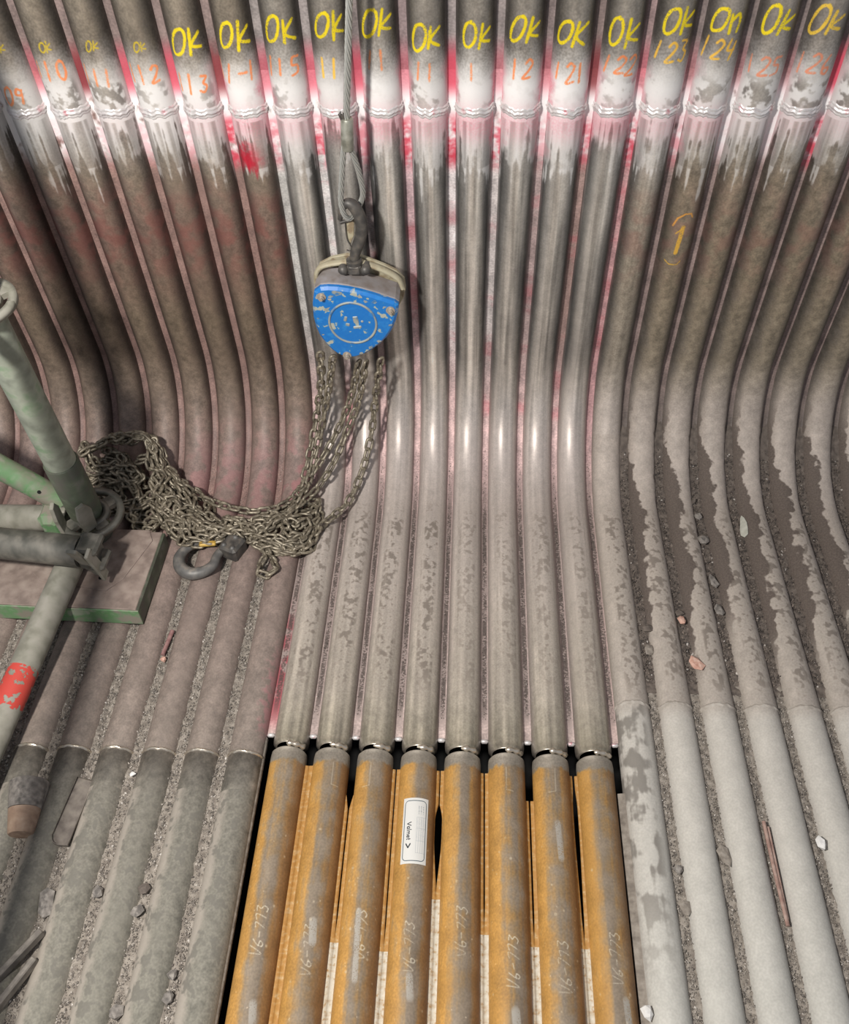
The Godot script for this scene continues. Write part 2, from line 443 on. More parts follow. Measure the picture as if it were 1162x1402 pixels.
				if near_weld:
					var bot := -0.470 + fing + (n4 - 0.5) * 0.17 + (n2 - 0.5) * 0.07
					var w := clampf(pow(wtop, 1.3) + (n1 - 0.5) * 0.5 * wtop * (1.0 - wtop) * 2.0 + (n2 - 0.5) * 0.8 * wtop * (1.0 - wtop) * 2.0, 0.0, 1.0) * (1.0 - ss(bot - 0.022, bot + 0.010, s + (n3 - 0.5) * 0.016)) * (1.0 - 0.35 * ss(-0.53, -0.45, s)) * wamp
					if s < -0.548:
						var wp := ss(0.47, 0.62, n2 * 0.6 + n3 * 0.4 + wip * 0.16 - 0.09) * ss(-0.61, -0.578, s) * (1.0 - ss(0.55, 0.8, aa)) * wip
						w *= 1.0 - wp * 0.85
						met = lerpf(met, 0.5, wp); rou = lerpf(rou, 0.4, wp)
					elif s > -0.525 and s < -0.44:
						w *= 1.0 - 0.6 * ss(0.35, 0.75, n4) * (1.0 - ss(0.3, 1.0, aa))
					var rp := pink * redrow * maxf(ss(0.45, 1.0, aa + (n2 - 0.5) * 0.7), pinkb * 0.55)
					r = lerpf(r, 224, w); gg = lerpf(gg, 222, w); b = lerpf(b, 220, w)
					met *= 1.0 - w; rou = lerpf(rou, 0.8, w)
					rp *= 0.5 + n1
					r = lerpf(r, 208, minf(rp, 0.9)); gg = lerpf(gg, 92, minf(rp, 0.9)); b = lerpf(b, 112, minf(rp, 0.9))
					if k == 5:
						var m := ss(-0.50, -0.46, s + (n3 - 0.5) * 0.03) * (1.0 - ss(-0.445, -0.425, s + (n4 - 0.5) * 0.05)) * exp(-pow((a + 0.25 + (n3 - 0.5) * 0.3) / 0.42, 2.0)) * 0.95
						r = lerpf(r, 202, m); gg = lerpf(gg, 40, m); b = lerpf(b, 60, m)
				if k == 5 and s > 0.72 and s < 0.97:
					var m := ss(0.72, 0.85, s) * (1.0 - ss(0.93, 0.97, s)) * ss(0.25, 0.7, a + (n3 - 0.5) * 0.7) * 0.5
					r = lerpf(r, 176, m); gg = lerpf(gg, 110, m); b = lerpf(b, 118, m)
				if cls == 0 and s > 1.06:
					var ld := ss(-0.12, -0.42, a + (n2 - 0.5) * 0.35) * 0.8
					r = lerpf(r, 166, ld); gg = lerpf(gg, 157, ld); b = lerpf(b, 146, ld)
					var dk := ss(0.52, 0.64, n2 * 0.6 + n3 * 0.4) * (1.0 - ss(0.5, 0.9, aa)) * 0.65
					r = lerpf(r, 98, dk); gg = lerpf(gg, 95, dk); b = lerpf(b, 88, dk)
				if k == 14 and s > 0.87:
					var dk := ss(0.42, 0.6, n2 * 0.7 + n4 * 0.3) * (1.0 - ss(0.1, 0.5, a)) * (1.0 - ss(1.15, 1.4, s)) * 0.75
					r = lerpf(r, 112, dk); gg = lerpf(gg, 107, dk); b = lerpf(b, 100, dk)
			var o := ((j * W) + x0 + i) * 3
			col[o] = clampi(int(r), 0, 255); col[o + 1] = clampi(int(gg), 0, 255); col[o + 2] = clampi(int(b), 0, 255)
			if odd == 0 and (i & 1) == 0:
				var p := ((j >> 1) * (W / 2) + ((x0 + i) >> 1)) * 3
				orm[p] = 255; orm[p + 1] = clampi(int((rou + (n1 - 0.5) * 0.12) * 255), 0, 255); orm[p + 2] = clampi(int(met * 255), 0, 255)
		# the fin on the tube's left
		var f := clampi(k, 0, 19)
		var r1: float = FIN_RED[f]; var r2: float = FIN_RED2[f]
		var base := Vector3(cr, cg, cb)
		var fmet := 0.0
		if f <= 5: base = Vector3(140, 114, 107).lerp(Vector3(146, 134, 126), ss(0.4, 0.9, s))
		elif f <= 13:
			var hue: Vector3 = [Vector3(196, 194, 190), Vector3(222, 218, 216), Vector3(150, 140, 140), Vector3(200, 172, 176), Vector3(222, 214, 214), Vector3(204, 196, 194), Vector3(176, 156, 154), Vector3(166, 140, 134)][f - 6]
			base = hue.lerp(Vector3(200, 172, 169), ss(-0.1, 0.15, s)).lerp(Vector3(198, 180, 174), ss(0.25, 0.5, s))
			fmet = 0.3
		else: base = Vector3(140, 122, 118).lerp(Vector3(100, 90, 84), ss(0.0, 0.2, s)).lerp(Vector3(150, 142, 134), ss(0.7, 0.9, s))
		if f == 14: base = Vector3(188, 146, 147).lerp(Vector3(190, 168, 162), ss(0.1, 0.4, s))
		if s < -0.60: base = base.lerp(Vector3(110, 100, 98), 0.65)
		var top := ss(-0.66, -0.61, s) * (1.0 - ss(-0.58, -0.545, s))
		var mid := ss(-0.60, -0.56, s) * (1.0 - ss(-0.47, -0.42, s))
		var low := ss(-0.535, -0.50, s) * (1.0 - ss(-0.45, -0.41, s))
		for i in FW:
			var n1 := NF[row + ((i + ox) & 511)] / 255.0
			var n2 := NB[row + ((i * 2 + ox) & 511)] / 255.0
			var n3 := NM[row + ((i + ox) & 511)] / 255.0
			var cv := base * (1.0 + (n1 - 0.5) * 0.3 + (n2 - 0.5) * 0.35)
			cv = cv.lerp(Vector3(228, 226, 226), mid * ss(0.2, 0.5, n2 + 0.15))
			var rv := Vector3(206, 70, 92) if r1 > 0.0 else Vector3(124, 44, 50)
			cv = cv.lerp(rv, absf(r1) * top * ss(0.1, 0.5, n2 + 0.2))
			cv = cv.lerp(Vector3(196, 52, 72), r2 * low * ss(0.3, 0.7, n3 * 0.4 + n2 * 0.4 + 0.15))
			if f >= 7 and f <= 14 and s > -0.4 and s < 0.2:
				cv = cv.lerp(Vector3(190, 80, 92), 0.42 * ss(0.45, 0.95, NB[rowh + ((f * 37) & 511)] / 255.0 + (n3 - 0.5) * 0.25))
			if f == 6 and s > 0.6 and s < 0.95:
				cv = cv.lerp(Vector3(190, 70, 84), 0.7 * ss(0.62, 0.75, s) * (1.0 - ss(0.88, 0.95, s)) * ss(0.4, 0.7, n2 + 0.15))
			if f >= 6 and f <= 14 and s > 0.2 and s < 0.95:
				var gr := ss(0.25, 0.45, s) * (1.0 - ss(0.85, 0.93, s)) * (1.0 - ss(0.25, 0.6, absf((i - 7.5) / 8.0))) * ss(0.35, 0.6, n1 * 0.6 + n2 * 0.5)
				cv = cv.lerp(Vector3(78, 70, 66), gr * 0.8)
			var o := ((j * W) + x0 + TW + i) * 3
			col[o] = clampi(int(cv.x), 0, 255); col[o + 1] = clampi(int(cv.y), 0, 255); col[o + 2] = clampi(int(cv.z), 0, 255)
			if odd == 0 and (i & 1) == 0:
				var p := ((j >> 1) * (W / 2) + ((x0 + TW + i) >> 1)) * 3
				orm[p] = 255; orm[p + 1] = 150; orm[p + 2] = int(fmet * 255 * (1.0 - mid))

# handwriting: glyphs as strokes in a unit box, y down
const GLYPH := {
	"O": [[0.55, 0.02, 0.2, 0.12, 0.02, 0.5, 0.1, 0.9, 0.4, 1.0, 0.75, 0.8, 0.85, 0.4, 0.7, 0.1, 0.45, 0.04]],
	"K": [[0.12, 0.1, 0.15, 0.95], [0.75, 0.15, 0.2, 0.6, 0.9, 0.9]],
	"k": [[0.2, 0.0, 0.1, 0.98], [0.8, 0.25, 0.2, 0.62, 0.85, 0.8]],
	"n": [[0.1, 0.2, 0.15, 0.95], [0.15, 0.5, 0.5, 0.25, 0.7, 0.5, 0.65, 0.95]],
	"0": [[0.5, 0.0, 0.15, 0.2, 0.1, 0.7, 0.4, 1.0, 0.75, 0.7, 0.75, 0.2, 0.5, 0.0]],
	"1": [[0.5, 0.0, 0.5, 1.0]],
	"2": [[0.1, 0.2, 0.4, 0.0, 0.75, 0.2, 0.5, 0.6, 0.1, 1.0, 0.8, 0.95]],
	"3": [[0.15, 0.05, 0.7, 0.1, 0.4, 0.42, 0.75, 0.65, 0.5, 0.98, 0.1, 0.9]],
	"4": [[0.2, 0.0, 0.15, 0.5, 0.75, 0.5], [0.7, 0.1, 0.6, 1.0]],
	"5": [[0.75, 0.05, 0.25, 0.08, 0.2, 0.45, 0.65, 0.5, 0.7, 0.85, 0.2, 1.0]],
	"6": [[0.6, 0.0, 0.2, 0.5, 0.2, 0.9, 0.55, 1.0, 0.7, 0.7, 0.25, 0.65]],
	"7": [[0.1, 0.1, 0.75, 0.05, 0.4, 1.0]],
	"9": [[0.7, 0.2, 0.35, 0.05, 0.2, 0.35, 0.6, 0.45, 0.7, 0.15, 0.6, 1.0]],
	"V": [[0.0, 0.0, 0.45, 1.0, 0.85, 0.0]],
	"-": [[0.1, 0.55, 0.8, 0.5]],
	"L": [[0.2, 0.0, 0.2, 1.0, 0.7, 0.95]],
}

func stamp(g: int, px: Vector2, rad: float, c: Color, alpha: float, lo: float, hi: float) -> void:
	var im: Image = group_img[g]
	var r := int(ceil(rad))
	for y in range(int(px.y) - r, int(px.y) + r + 1):
		for x in range(int(px.x) - r, int(px.x) + r + 1):
			if x < lo or x >= hi or y < 0 or y >= TH: continue
			var d := Vector2(x + 0.5, y + 0.5).distance_to(px)
			var m := clampf(rad - d + 0.5, 0.0, 1.0) * alpha
			var dry := NF[((y * 2) & 511) * 512 + ((x * 3) & 511)] / 255.0
			m *= ss(0.25, 0.50, dry * 0.7 + 0.3 * NB[(y & 511) * 512 + ((x * 2) & 511)] / 255.0)
			if m > 0.02: im.set_pixel(x, y, im.get_pixel(x, y).lerp(c, m))

# strokes in metres round the tube (x) and along it (s)
func stroke(k: int, pts: PackedVector2Array, width: float, c: Color, alpha: float) -> void:
	var g := (k - K0) / GROUP
	var x0 := ((k - K0) % GROUP) * CW
	var mm := PI * R / TW
	for i in pts.size() - 1:
		var a := Vector2(x0 + TW / 2.0 + pts[i].x / mm, (pts[i].y - S0) / SR * TH)
		var b := Vector2(x0 + TW / 2.0 + pts[i + 1].x / mm, (pts[i + 1].y - S0) / SR * TH)
		var n := maxi(2, int(a.distance_to(b) / 0.8))
		var swell := 0.72 + 0.5 * NM[(int(a.y) & 511) * 512 + ((int(a.x) * 5) & 511)] / 255.0
		for j in n + 1: stamp(g, a.lerp(b, float(j) / n), width * swell / mm / 2.0, c, alpha * 0.75, x0, x0 + TW)

func write(k: int, text: String, x: float, s: float, h: float, c: Color, width: float, alpha := 0.95, slant := 0.12, upward := false) -> void:
	var adv := h * 0.62
	var n := text.length()
	for q in n:
		var ch := text[q]
		if not GLYPH.has(ch): continue
		var wid := h * 0.6 * (0.4 if ch == "1" else 1.0) * rng.randf_range(0.9, 1.1)
		var cx := (q - n / 2.0 + 0.1) * adv
		var dy := rng.randf_range(-0.08, 0.08) * h
		var rot := rng.randf_range(-0.16, 0.16)
		var grow := rng.randf_range(0.85, 1.12)
		for st: Array in GLYPH[ch]:
			var pts := PackedVector2Array()
			for i in range(0, st.size(), 2):
				var v0: float = (st[i + 1] - 0.5) * h * grow
				var u: float = cx + st[i] * wid + (0.5 - st[i + 1]) * slant * h - v0 * rot
				var v: float = v0 + (st[i] - 0.5) * wid * rot + dy + rng.randf_range(-0.02, 0.02) * h
				pts.append(Vector2(x + v * 0.8, s - u) if upward else Vector2(x + u, s + v))
			# soften the corners
			var sm := PackedVector2Array()
			for i in pts.size() - 1:
				for t in 5: sm.append(pts[i].cubic_interpolate(pts[i + 1], pts[maxi(i - 1, 0)], pts[mini(i + 2, pts.size() - 1)], t / 5.0))
			sm.append(pts[pts.size() - 1])
			stroke(k, sm, width, c, alpha)

func write_marks() -> void:
	rng.seed = 5
	var ye := c8(248, 222, 40)
	var orange := c8(232, 140, 92)
	for e in [[0, 12], [1, 0], [2, 0], [3, 0]]: write(e[0], "Ok", 0.004, -0.652, 0.016, c8(206, 180, 60), 0.0022, 0.8)
	for e in [[4, 3, -0.66], [5, 5, -0.669], [6, 2, -0.678], [7, 4, -0.684], [8, 0, -0.684], [9, -1, -0.662], [10, 2, -0.666], [11, 0, -0.675], [12, -5, -0.669], [13, -3, -0.669], [14, 2, -0.687], [15, -3, -0.687], [16, -3, -0.684], [17, -8, -0.681]]:
		var k: int = e[0]
		write(k, "On" if k == 15 else ("Ok" if k % 3 else "OK"), e[1] * 0.001, e[2], 0.040, ye.lerp(c8(236, 190, 90), 0.7) if k == 17 else ye, 0.0046, 1.0, 0.16)
	var nums := ["09", "110", "111", "112", "113", "11-1", "115", "11", "11", "11", "1", "12", "121", "122", "123", "124", "125", "126"]
	var where := [-0.573, -0.612, -0.603, -0.606, -0.591, -0.609, -0.618, -0.615, -0.627, -0.609, -0.609, -0.612, -0.606, -0.618, -0.639, -0.642, -0.615, -0.618]
	for k in 18:
		var c := orange
		if k in [7, 14, 15]: c = c8(240, 190, 80)
		if k in [16, 17]: c = c8(220, 142, 112)
		write(k, nums[k], (-0.008 if k > 14 else -0.002), where[k], 0.030, c, 0.0038, 0.55 if k in [2, 8, 9, 10] else 0.85, 0.1)
	# the figure 1 between two arcs
	var gold := c8(236, 186, 80)
	stroke(15, PackedVector2Array([Vector2(0.001, -0.325), Vector2(-0.002, -0.28), Vector2(-0.003, -0.268)]), 0.0085, gold, 1.0)
	stroke(15, PackedVector2Array([Vector2(0.0, -0.322), Vector2(-0.010, -0.310)]), 0.003, gold, 0.9)
	stroke(15, PackedVector2Array([Vector2(-0.018, -0.325), Vector2(-0.012, -0.342), Vector2(0.0, -0.352), Vector2(0.010, -0.352), Vector2(0.014, -0.344)]), 0.0035, gold.lerp(orange, 0.4), 0.9)
	stroke(15, PackedVector2Array([Vector2(-0.020, -0.250), Vector2(-0.010, -0.243), Vector2(0.004, -0.243), Vector2(0.009, -0.25)]), 0.0025, gold, 0.9)
	# chalked heat numbers on the new tubes, read upwards
	var chalk := c8(206, 198, 178)
	var cs := [1.285, 1.31, 1.285, 1.30, 1.275, 1.315, 1.32, 1.305]
	for i in 8: write(6 + i, "V6-773", 0.002 + 0.001 * (i % 3), cs[i], 0.020, chalk, 0.0013, 0.75 if i in [0, 2, 5] else 0.5, 0.2, true)
	for e in [[7, 0.008, 1], [8, -0.004, -1], [11, -0.002, 1], [12, 0.004, -1]]:
		stroke(e[0], PackedVector2Array([Vector2(e[1], 1.005), Vector2(e[1], 1.046), Vector2(e[1] + 0.012 * e[2], 1.048)]), 0.0011, chalk, 0.7)
	# bare grey scrapes
	for e in [[7, 0.006, 1.268, 1.30, 0.012], [9, 0.004, 1.34, 1.37, 0.012], [8, -0.002, 1.25, 1.35, 0.009], [6, 0.01, 1.385, 1.41, 0.012], [12, 0.004, 1.10, 1.16, 0.010], [13, 0.012, 1.36, 1.42, 0.012], [11, 0.006, 1.38, 1.42, 0.014]]:
		stroke(e[0], PackedVector2Array([Vector2(e[1], e[2]), Vector2(e[1] + 0.003, e[3])]), e[4], c8(162, 156, 146), 0.35)
	for i in 90:
		var k := 6 + rng.randi() % 8
		var p := Vector2(rng.randf_range(-0.03, 0.03), rng.randf_range(1.12, 1.43))
		stroke(k, PackedVector2Array([p, p + Vector2(0.0005, 0.001)]), rng.randf_range(0.0015, 0.0045), c8(204, 190, 164), 0.3)

# ---------------------------------------------------------------- tubes, fins, welds
func cell_u(k: int, t: float) -> float:
	var kk := clampi(k, K0, K0 + 4 * GROUP - 1)
	return (((kk - K0) % GROUP) * CW + 1.0 + t * (TW - 2)) / (GROUP * CW)

func tube_mat(k: int) -> Material:
	return group_mat[(clampi(k, K0, K0 + 4 * GROUP - 1) - K0) / GROUP]

# rings: Array of [s, radius]; smooth shading along and round
func tube_mesh(k: int, rings: Array, full := false) -> ArrayMesh:
	var n := 36 if full else 28
	var lo := -PI if full else -2.0
	var hi := PI if full else 2.0
	var vs := PackedVector3Array(); var ns := PackedVector3Array(); var us := PackedVector2Array(); var ix := PackedInt32Array()
	var x := (k + 0.5) * P
	for i in rings.size():
		var s: float = rings[i][0]; var r: float = rings[i][1]
		var p := prof(s)
		var u := Vector3(0, p[2], p[3])
		var c := Vector3(x, p[0], p[1])
		var dr := 0.0
		if i > 0 and i < rings.size() - 1 and absf(rings[i + 1][0] - rings[i - 1][0]) > 1e-6: dr = (rings[i + 1][1] - rings[i - 1][1]) / (rings[i + 1][0] - rings[i - 1][0])
		var al := along_at(s)
		for j in n + 1:
			var th := lerpf(lo, hi, float(j) / n)
			var d := Vector3.RIGHT * sin(th) + u * cos(th)
			vs.append(c + d * r); ns.append((d - al * dr).normalized())
			us.append(Vector2(cell_u(k, clampf(th / PI + 0.5, 0.0, 1.0)), clampf((s - S0) / SR, 0.001, 0.999)))
	for i in rings.size() - 1:
		for j in n:
			var a := i * (n + 1) + j
			var b := a + n + 1
			ix.append_array([a, a + 1, b + 1, a, b + 1, b])
	var arr := []; arr.resize(Mesh.ARRAY_MAX)
	arr[Mesh.ARRAY_VERTEX] = vs; arr[Mesh.ARRAY_NORMAL] = ns; arr[Mesh.ARRAY_TEX_UV] = us; arr[Mesh.ARRAY_INDEX] = ix
	var m := ArrayMesh.new(); m.add_surface_from_arrays(Mesh.PRIMITIVE_TRIANGLES, arr)
	return m

func ring_list(a: float, b: float) -> Array:
	var o := []
	var s := a
	while s < b - 1e-4:
		o.append([s, R])
		s += 0.012 if s > -0.02 and s < ARC + 0.02 else 0.05
	o.append([b, R])
	return o

# the strip between two tubes, bead-shouldered; gap() cuts a slit along its middle
func fin_mesh(f: int, a: float, b: float, half := 0.0095, slot := false) -> ArrayMesh:
	var st := new_st()
	var kk := clampi(f, K0, K0 + 4 * GROUP - 1)
	var x0 := float(((kk - K0) % GROUP) * CW + TW)
	var n := maxi(2, int((b - a) / (0.012 if slot else 0.02)))
	var cross := [[-half, 0.005], [-0.0052, 0.0032], [-0.0035, 0.0026], [0.0035, 0.0026], [0.0052, 0.0032], [half, 0.005]]
	var parts := [cross]
	if slot:
		parts = [[[-half, 0.005], [-0.0052, 0.0034], [-99.0, 0.0028], [-99.0, -0.003]], [[99.0, -0.003], [99.0, 0.0028], [0.0052, 0.0034], [half, 0.005]]]
	for part: Array in parts:
		sg += 1; st.set_smooth_group(sg)
		for i in n:
			for q in part.size() - 1:
				var v := []
				for e in [[i, q], [i, q + 1], [i + 1, q + 1], [i + 1, q]]:
					var s := lerpf(a, b, float(e[0]) / n)
					var pt: Array = part[e[1]]
					var px: float = pt[0]
					if absf(px) > 90.0:
						var w: float = slit(s, f)
						px = signf(px) * w
					elif slot:
						var w2: float = slit(s, f)
						if absf(px) < w2: px = signf(px) * w2
					v.append([at(f * P + px, s, pt[1]), Vector2((x0 + 1.0 + clampf(px / 0.019 + 0.5, 0.0, 1.0) * (FW - 2)) / (GROUP * CW), clampf((s - S0) / SR, 0.001, 0.999))])
				for t in [0, 1, 2, 0, 2, 3]:
					st.set_uv(v[t][1]); st.add_vertex(v[t][0])
	return done(st)

func bead_mesh(k: int, s: float, width: float, high: float, ripples: int, sd: int) -> ArrayMesh:
	var st := new_st()
	sg += 1; st.set_smooth_group(sg)
	var n := 36; var m := 14
	var nz := FastNoiseLite.new(); nz.seed = sd; nz.frequency = 1.0
	var g := []
	for j in m + 1:
		var row := PackedVector3Array()
		for i in n + 1:
			var th := lerpf(-1.45, 1.45, float(i) / n)
			var t := float(j) / m * 2.0 - 1.0
			var wob := nz.get_noise_2d(th * 2.2, 3.0) * width * 0.25
			var env := 1.0 - t * t
			var h := high * env * (0.75 + 0.42 * cos(t * PI * ripples + 1.5 * nz.get_noise_2d(th * 2.0, 9.0)) + 0.35 * nz.get_noise_2d(th * 9.0, t * 3.0)) - 0.0012 * (1.0 - env)
			var ps := s + t * width * 0.5 + wob
			var p := prof(ps)
			row.append(Vector3((k + 0.5) * P, p[0], p[1]) + (Vector3.RIGHT * sin(th) + Vector3(0, p[2], p[3]) * cos(th)) * (R + h))
		g.append(row)
	for j in m:
		for i in n: quad(st, g[j][i], g[j][i + 1], g[j + 1][i + 1], g[j + 1][i])
	return done(st)

func plate(st: SurfaceTool, a: float, b: float, depth: float, thick: float, n := 24) -> void:
	# backing sheet that follows the tubes at a depth behind them
	sg += 1; st.set_smooth_group(sg)
	var x0 := -10.0 * P; var x1 := 29.0 * P
	for i in n:
		var s := lerpf(a, b, float(i) / n); var t := lerpf(a, b, float(i + 1) / n)
		quad(st, at(x0, s, -depth), at(x1, s, -depth), at(x1, t, -depth), at(x0, t, -depth))
		quad(st, at(x0, t, -depth - thick), at(x1, t, -depth - thick), at(x1, s, -depth - thick), at(x0, s, -depth - thick))

const KA := -9
const KB := 28
func cut(k: int) -> bool: return k >= 6 and k <= 13

func build_wall() -> void:
	var wall := Node3D.new(); wall.name = "wall_back"; add_child(wall)
	tag(wall, "boiler wall of upright steel tubes welded side by side, bending forward into the floor", "", "", "structure")
	for k in range(KA, KB):
		var rings := ring_list(-1.15, S_CUT - 0.012 if cut(k) else 0.93)
		if cut(k):
			rings.append_array([[S_CUT - 0.004, R - 0.0008], [S_CUT, R - 0.0045]])
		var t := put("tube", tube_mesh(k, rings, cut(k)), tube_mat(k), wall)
		if k >= -4 and k <= 22: put("weld_bead", bead_mesh(k, S_WELD, 0.020, 0.0026, 3, k + 40), M.bead, t)
		if cut(k):
			var lip := tube_mesh(k, [[S_CUT, R - 0.0045], [S_CUT + 0.0002, R - 0.0075], [S_CUT - 0.002, R - 0.0078], [S_CUT - 0.10, R - 0.0078]], true)
			put("cut_end", lip, M.bead_bare, t)
	for f in range(KA, KB + 1):
		var e := 0.945 if f >= 7 and f <= 13 else (0.945 if f == 6 or f == 14 else 0.93)
		put("fin", fin_mesh(f, -1.15, e), tube_mat(f), wall)
	for f in range(6, 15):          # bright nub of weld where each strip was cut
		var st := new_st()
		var p := at(f * P, 0.944, 0.004)
		sweep(st, PackedVector3Array([p - Vector3(0.007, 0, 0), p - Vector3(0.004, 0, 0), p + Vector3(0.004, 0, 0), p + Vector3(0.007, 0, 0)]), [0.001, 0.0042, 0.0042, 0.001], 8)
		put("weld_nub", done(st), M.bead, wall)
	var ps := new_st(); plate(ps, -1.15, 0.62, 0.06, 0.03)
	put("backing_plate", done(ps), M.black, wall)

func build_floor() -> void:
	var floor_ := Node3D.new(); floor_.name = "floor"; add_child(floor_)
	tag(floor_, "sloping boiler floor of dusty steel tubes with grit between them", "", "", "structure")
	for k in range(KA, KB):
		if cut(k): continue
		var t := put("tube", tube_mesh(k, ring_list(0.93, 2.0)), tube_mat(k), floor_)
		if k < 6: put("weld_bead", bead_mesh(k, 0.990, 0.008, 0.0016, 1, k + 90), M.bead_bare, t)
		else: put("weld_bead", bead_mesh(k, 0.871, 0.013, 0.0016, 2, k + 90), M.bead_dust, t)
	for f in range(KA, KB + 1):
		if f >= 7 and f <= 13: continue
		if f == 6 or f == 14: continue
		put("fin", fin_mesh(f, 0.93, 2.0), tube_mat(f), floor_)
	# half strips left on the old tubes at either side of the cut window
	for e in [[6, -1.0], [14, 1.0]]:
		var st := new_st()
		var n := 40
		for i in n:
			var sa := 0.95 if e[1] < 0 else 1.035
			var s := lerpf(sa, 2.0, float(i) / n); var t := lerpf(sa, 2.0, float(i + 1) / n)
			var x1: float = e[0] * P + e[1] * 0.0115
			var x2: float = e[0] * P + e[1] * (0.0048 if e[1] < 0 else -0.0040)
			var v := [at(x1, s, 0.010), at(x2, s, 0.006), at(x2, t, 0.006), at(x1, t, 0.010), at(x2, s, -0.003), at(x2, t, -0.003)]
			if e[1] < 0:
				quad(st, v[0], v[1], v[2], v[3]); quad(st, v[1], v[4], v[5], v[2])
			else:
				quad(st, v[1], v[0], v[3], v[2]); quad(st, v[4], v[1], v[2], v[5])
		put("cut_fin_edge", done(st), M.dust, floor_)
	var ps := new_st(); plate(ps, 0.60, 2.0, 0.22, 0.03)
	put("casing_plate", done(ps), M.black, floor_)

# where each strip of the new panel starts, and its slit
const SLIT := {7: [1.000, 1.000, 0.0], 8: [1.052, 1.29, 0.0013], 9: [1.002, 1.30, 0.0011], 10: [1.002, 1.22, 0.0009], 11: [1.004, 1.27, 0.0012], 12: [1.052, 1.285, 0.0015], 13: [1.004, 1.285, 0.0020]}
func slit(s: float, f: int) -> float:
	var e: Array = SLIT[f]
	var w: float = e[2] * (1.0 - ss(e[1] - 0.05, e[1], s))
	if f == 10: w += 0.0050 * ss(1.06, 1.085, s) * (1.0 - ss(1.12, 1.21, s))
	if f == 8: w += 0.0045 * (1.0 - ss(1.052, 1.075, s))
	if f == 13: w += 0.002 * ss(1.02, 1.06, s) * (1.0 - ss(1.1, 1.25, s))
	return w

func build_new_panel() -> void:
	var panel := thing("tube_panel", "new rust-orange panel of eight boiler tubes being fitted into the floor opening", "tube panel")
	for k in range(6, 14):
		var rings := [[S_NEW, R - 0.0045], [S_NEW + 0.004, R - 0.0008]]
		rings.append_array(ring_list(S_NEW + 0.012, 2.0))
		var t := put("tube", tube_mesh(k, rings, true), tube_mat(k), panel)
		put("cut_end", tube_mesh(k, [[S_NEW + 0.1, R - 0.0078], [S_NEW + 0.002, R - 0.0078], [S_NEW, R - 0.0075], [S_NEW, R - 0.0045]], true), M.bead_bare, t)
		# tack weld that closes the gap on the tube's right
		var st := new_st(); var pts := PackedVector3Array(); var rad := []
		for i in 9:
			var th := lerpf(-0.1, 1.2, i / 8.0)
			var p := prof((S_CUT + S_NEW) / 2.0)
			pts.append(Vector3((k + 0.5) * P, p[0], p[1]) + (Vector3.RIGHT * sin(th) + Vector3(0, p[2], p[3]) * cos(th)) * (R - 0.0035))
			rad.append(0.0062 * (0.75 + 0.25 * sin(i * 2.1 + k)) if i > 0 and i < 8 else 0.002)
		sweep(st, pts, rad, 8)
		put("tack_weld", done(st), M.bead_bare, t)
	for f in range(7, 14):
		var e: float = SLIT[f][1]
		if f == 7: put("fin", fin_mesh(f, SLIT[f][0], 2.0, 0.0095, true), M.new_fin_rust, panel)
		else:
			put("fin", fin_mesh(f, SLIT[f][0], e, 0.0095, true), M.new_fin_rust, panel)
			put("fin_weld", fin_mesh(f, e, 2.0, 0.0095, true), M.new_fin, panel)
	# white printed label on the fourth tube
	var st := new_st(); st.set_smooth_group(1)
	var n := 14
	for i in n:
		var a := lerpf(-0.66, 0.70, float(i) / n); var b := lerpf(-0.66, 0.70, float(i + 1) / n)
		for j in 6:
			var s := lerpf(1.066, 1.176, j / 6.0); var t := lerpf(1.066, 1.176, (j + 1) / 6.0)
			var v := []
			for e in [[a, s, i, j], [b, s, i + 1, j], [b, t, i + 1, j + 1], [a, t, i, j + 1]]:
				var p := prof(e[1])
				v.append([Vector3(9.5 * P, p[0], p[1]) + (Vector3.RIGHT * sin(e[0]) + Vector3(0, p[2], p[3]) * cos(e[0])) * (R + 0.0004), Vector2(float(e[2]) / n, e[3] / 6.0)])
			for q in [0, 1, 2, 0, 2, 3]:
				st.set_uv(v[q][1]); st.add_vertex(v[q][0])
	tag(put("sticker", done(st), sticker_material(), panel), "white printed label with rounded border and an arrow")

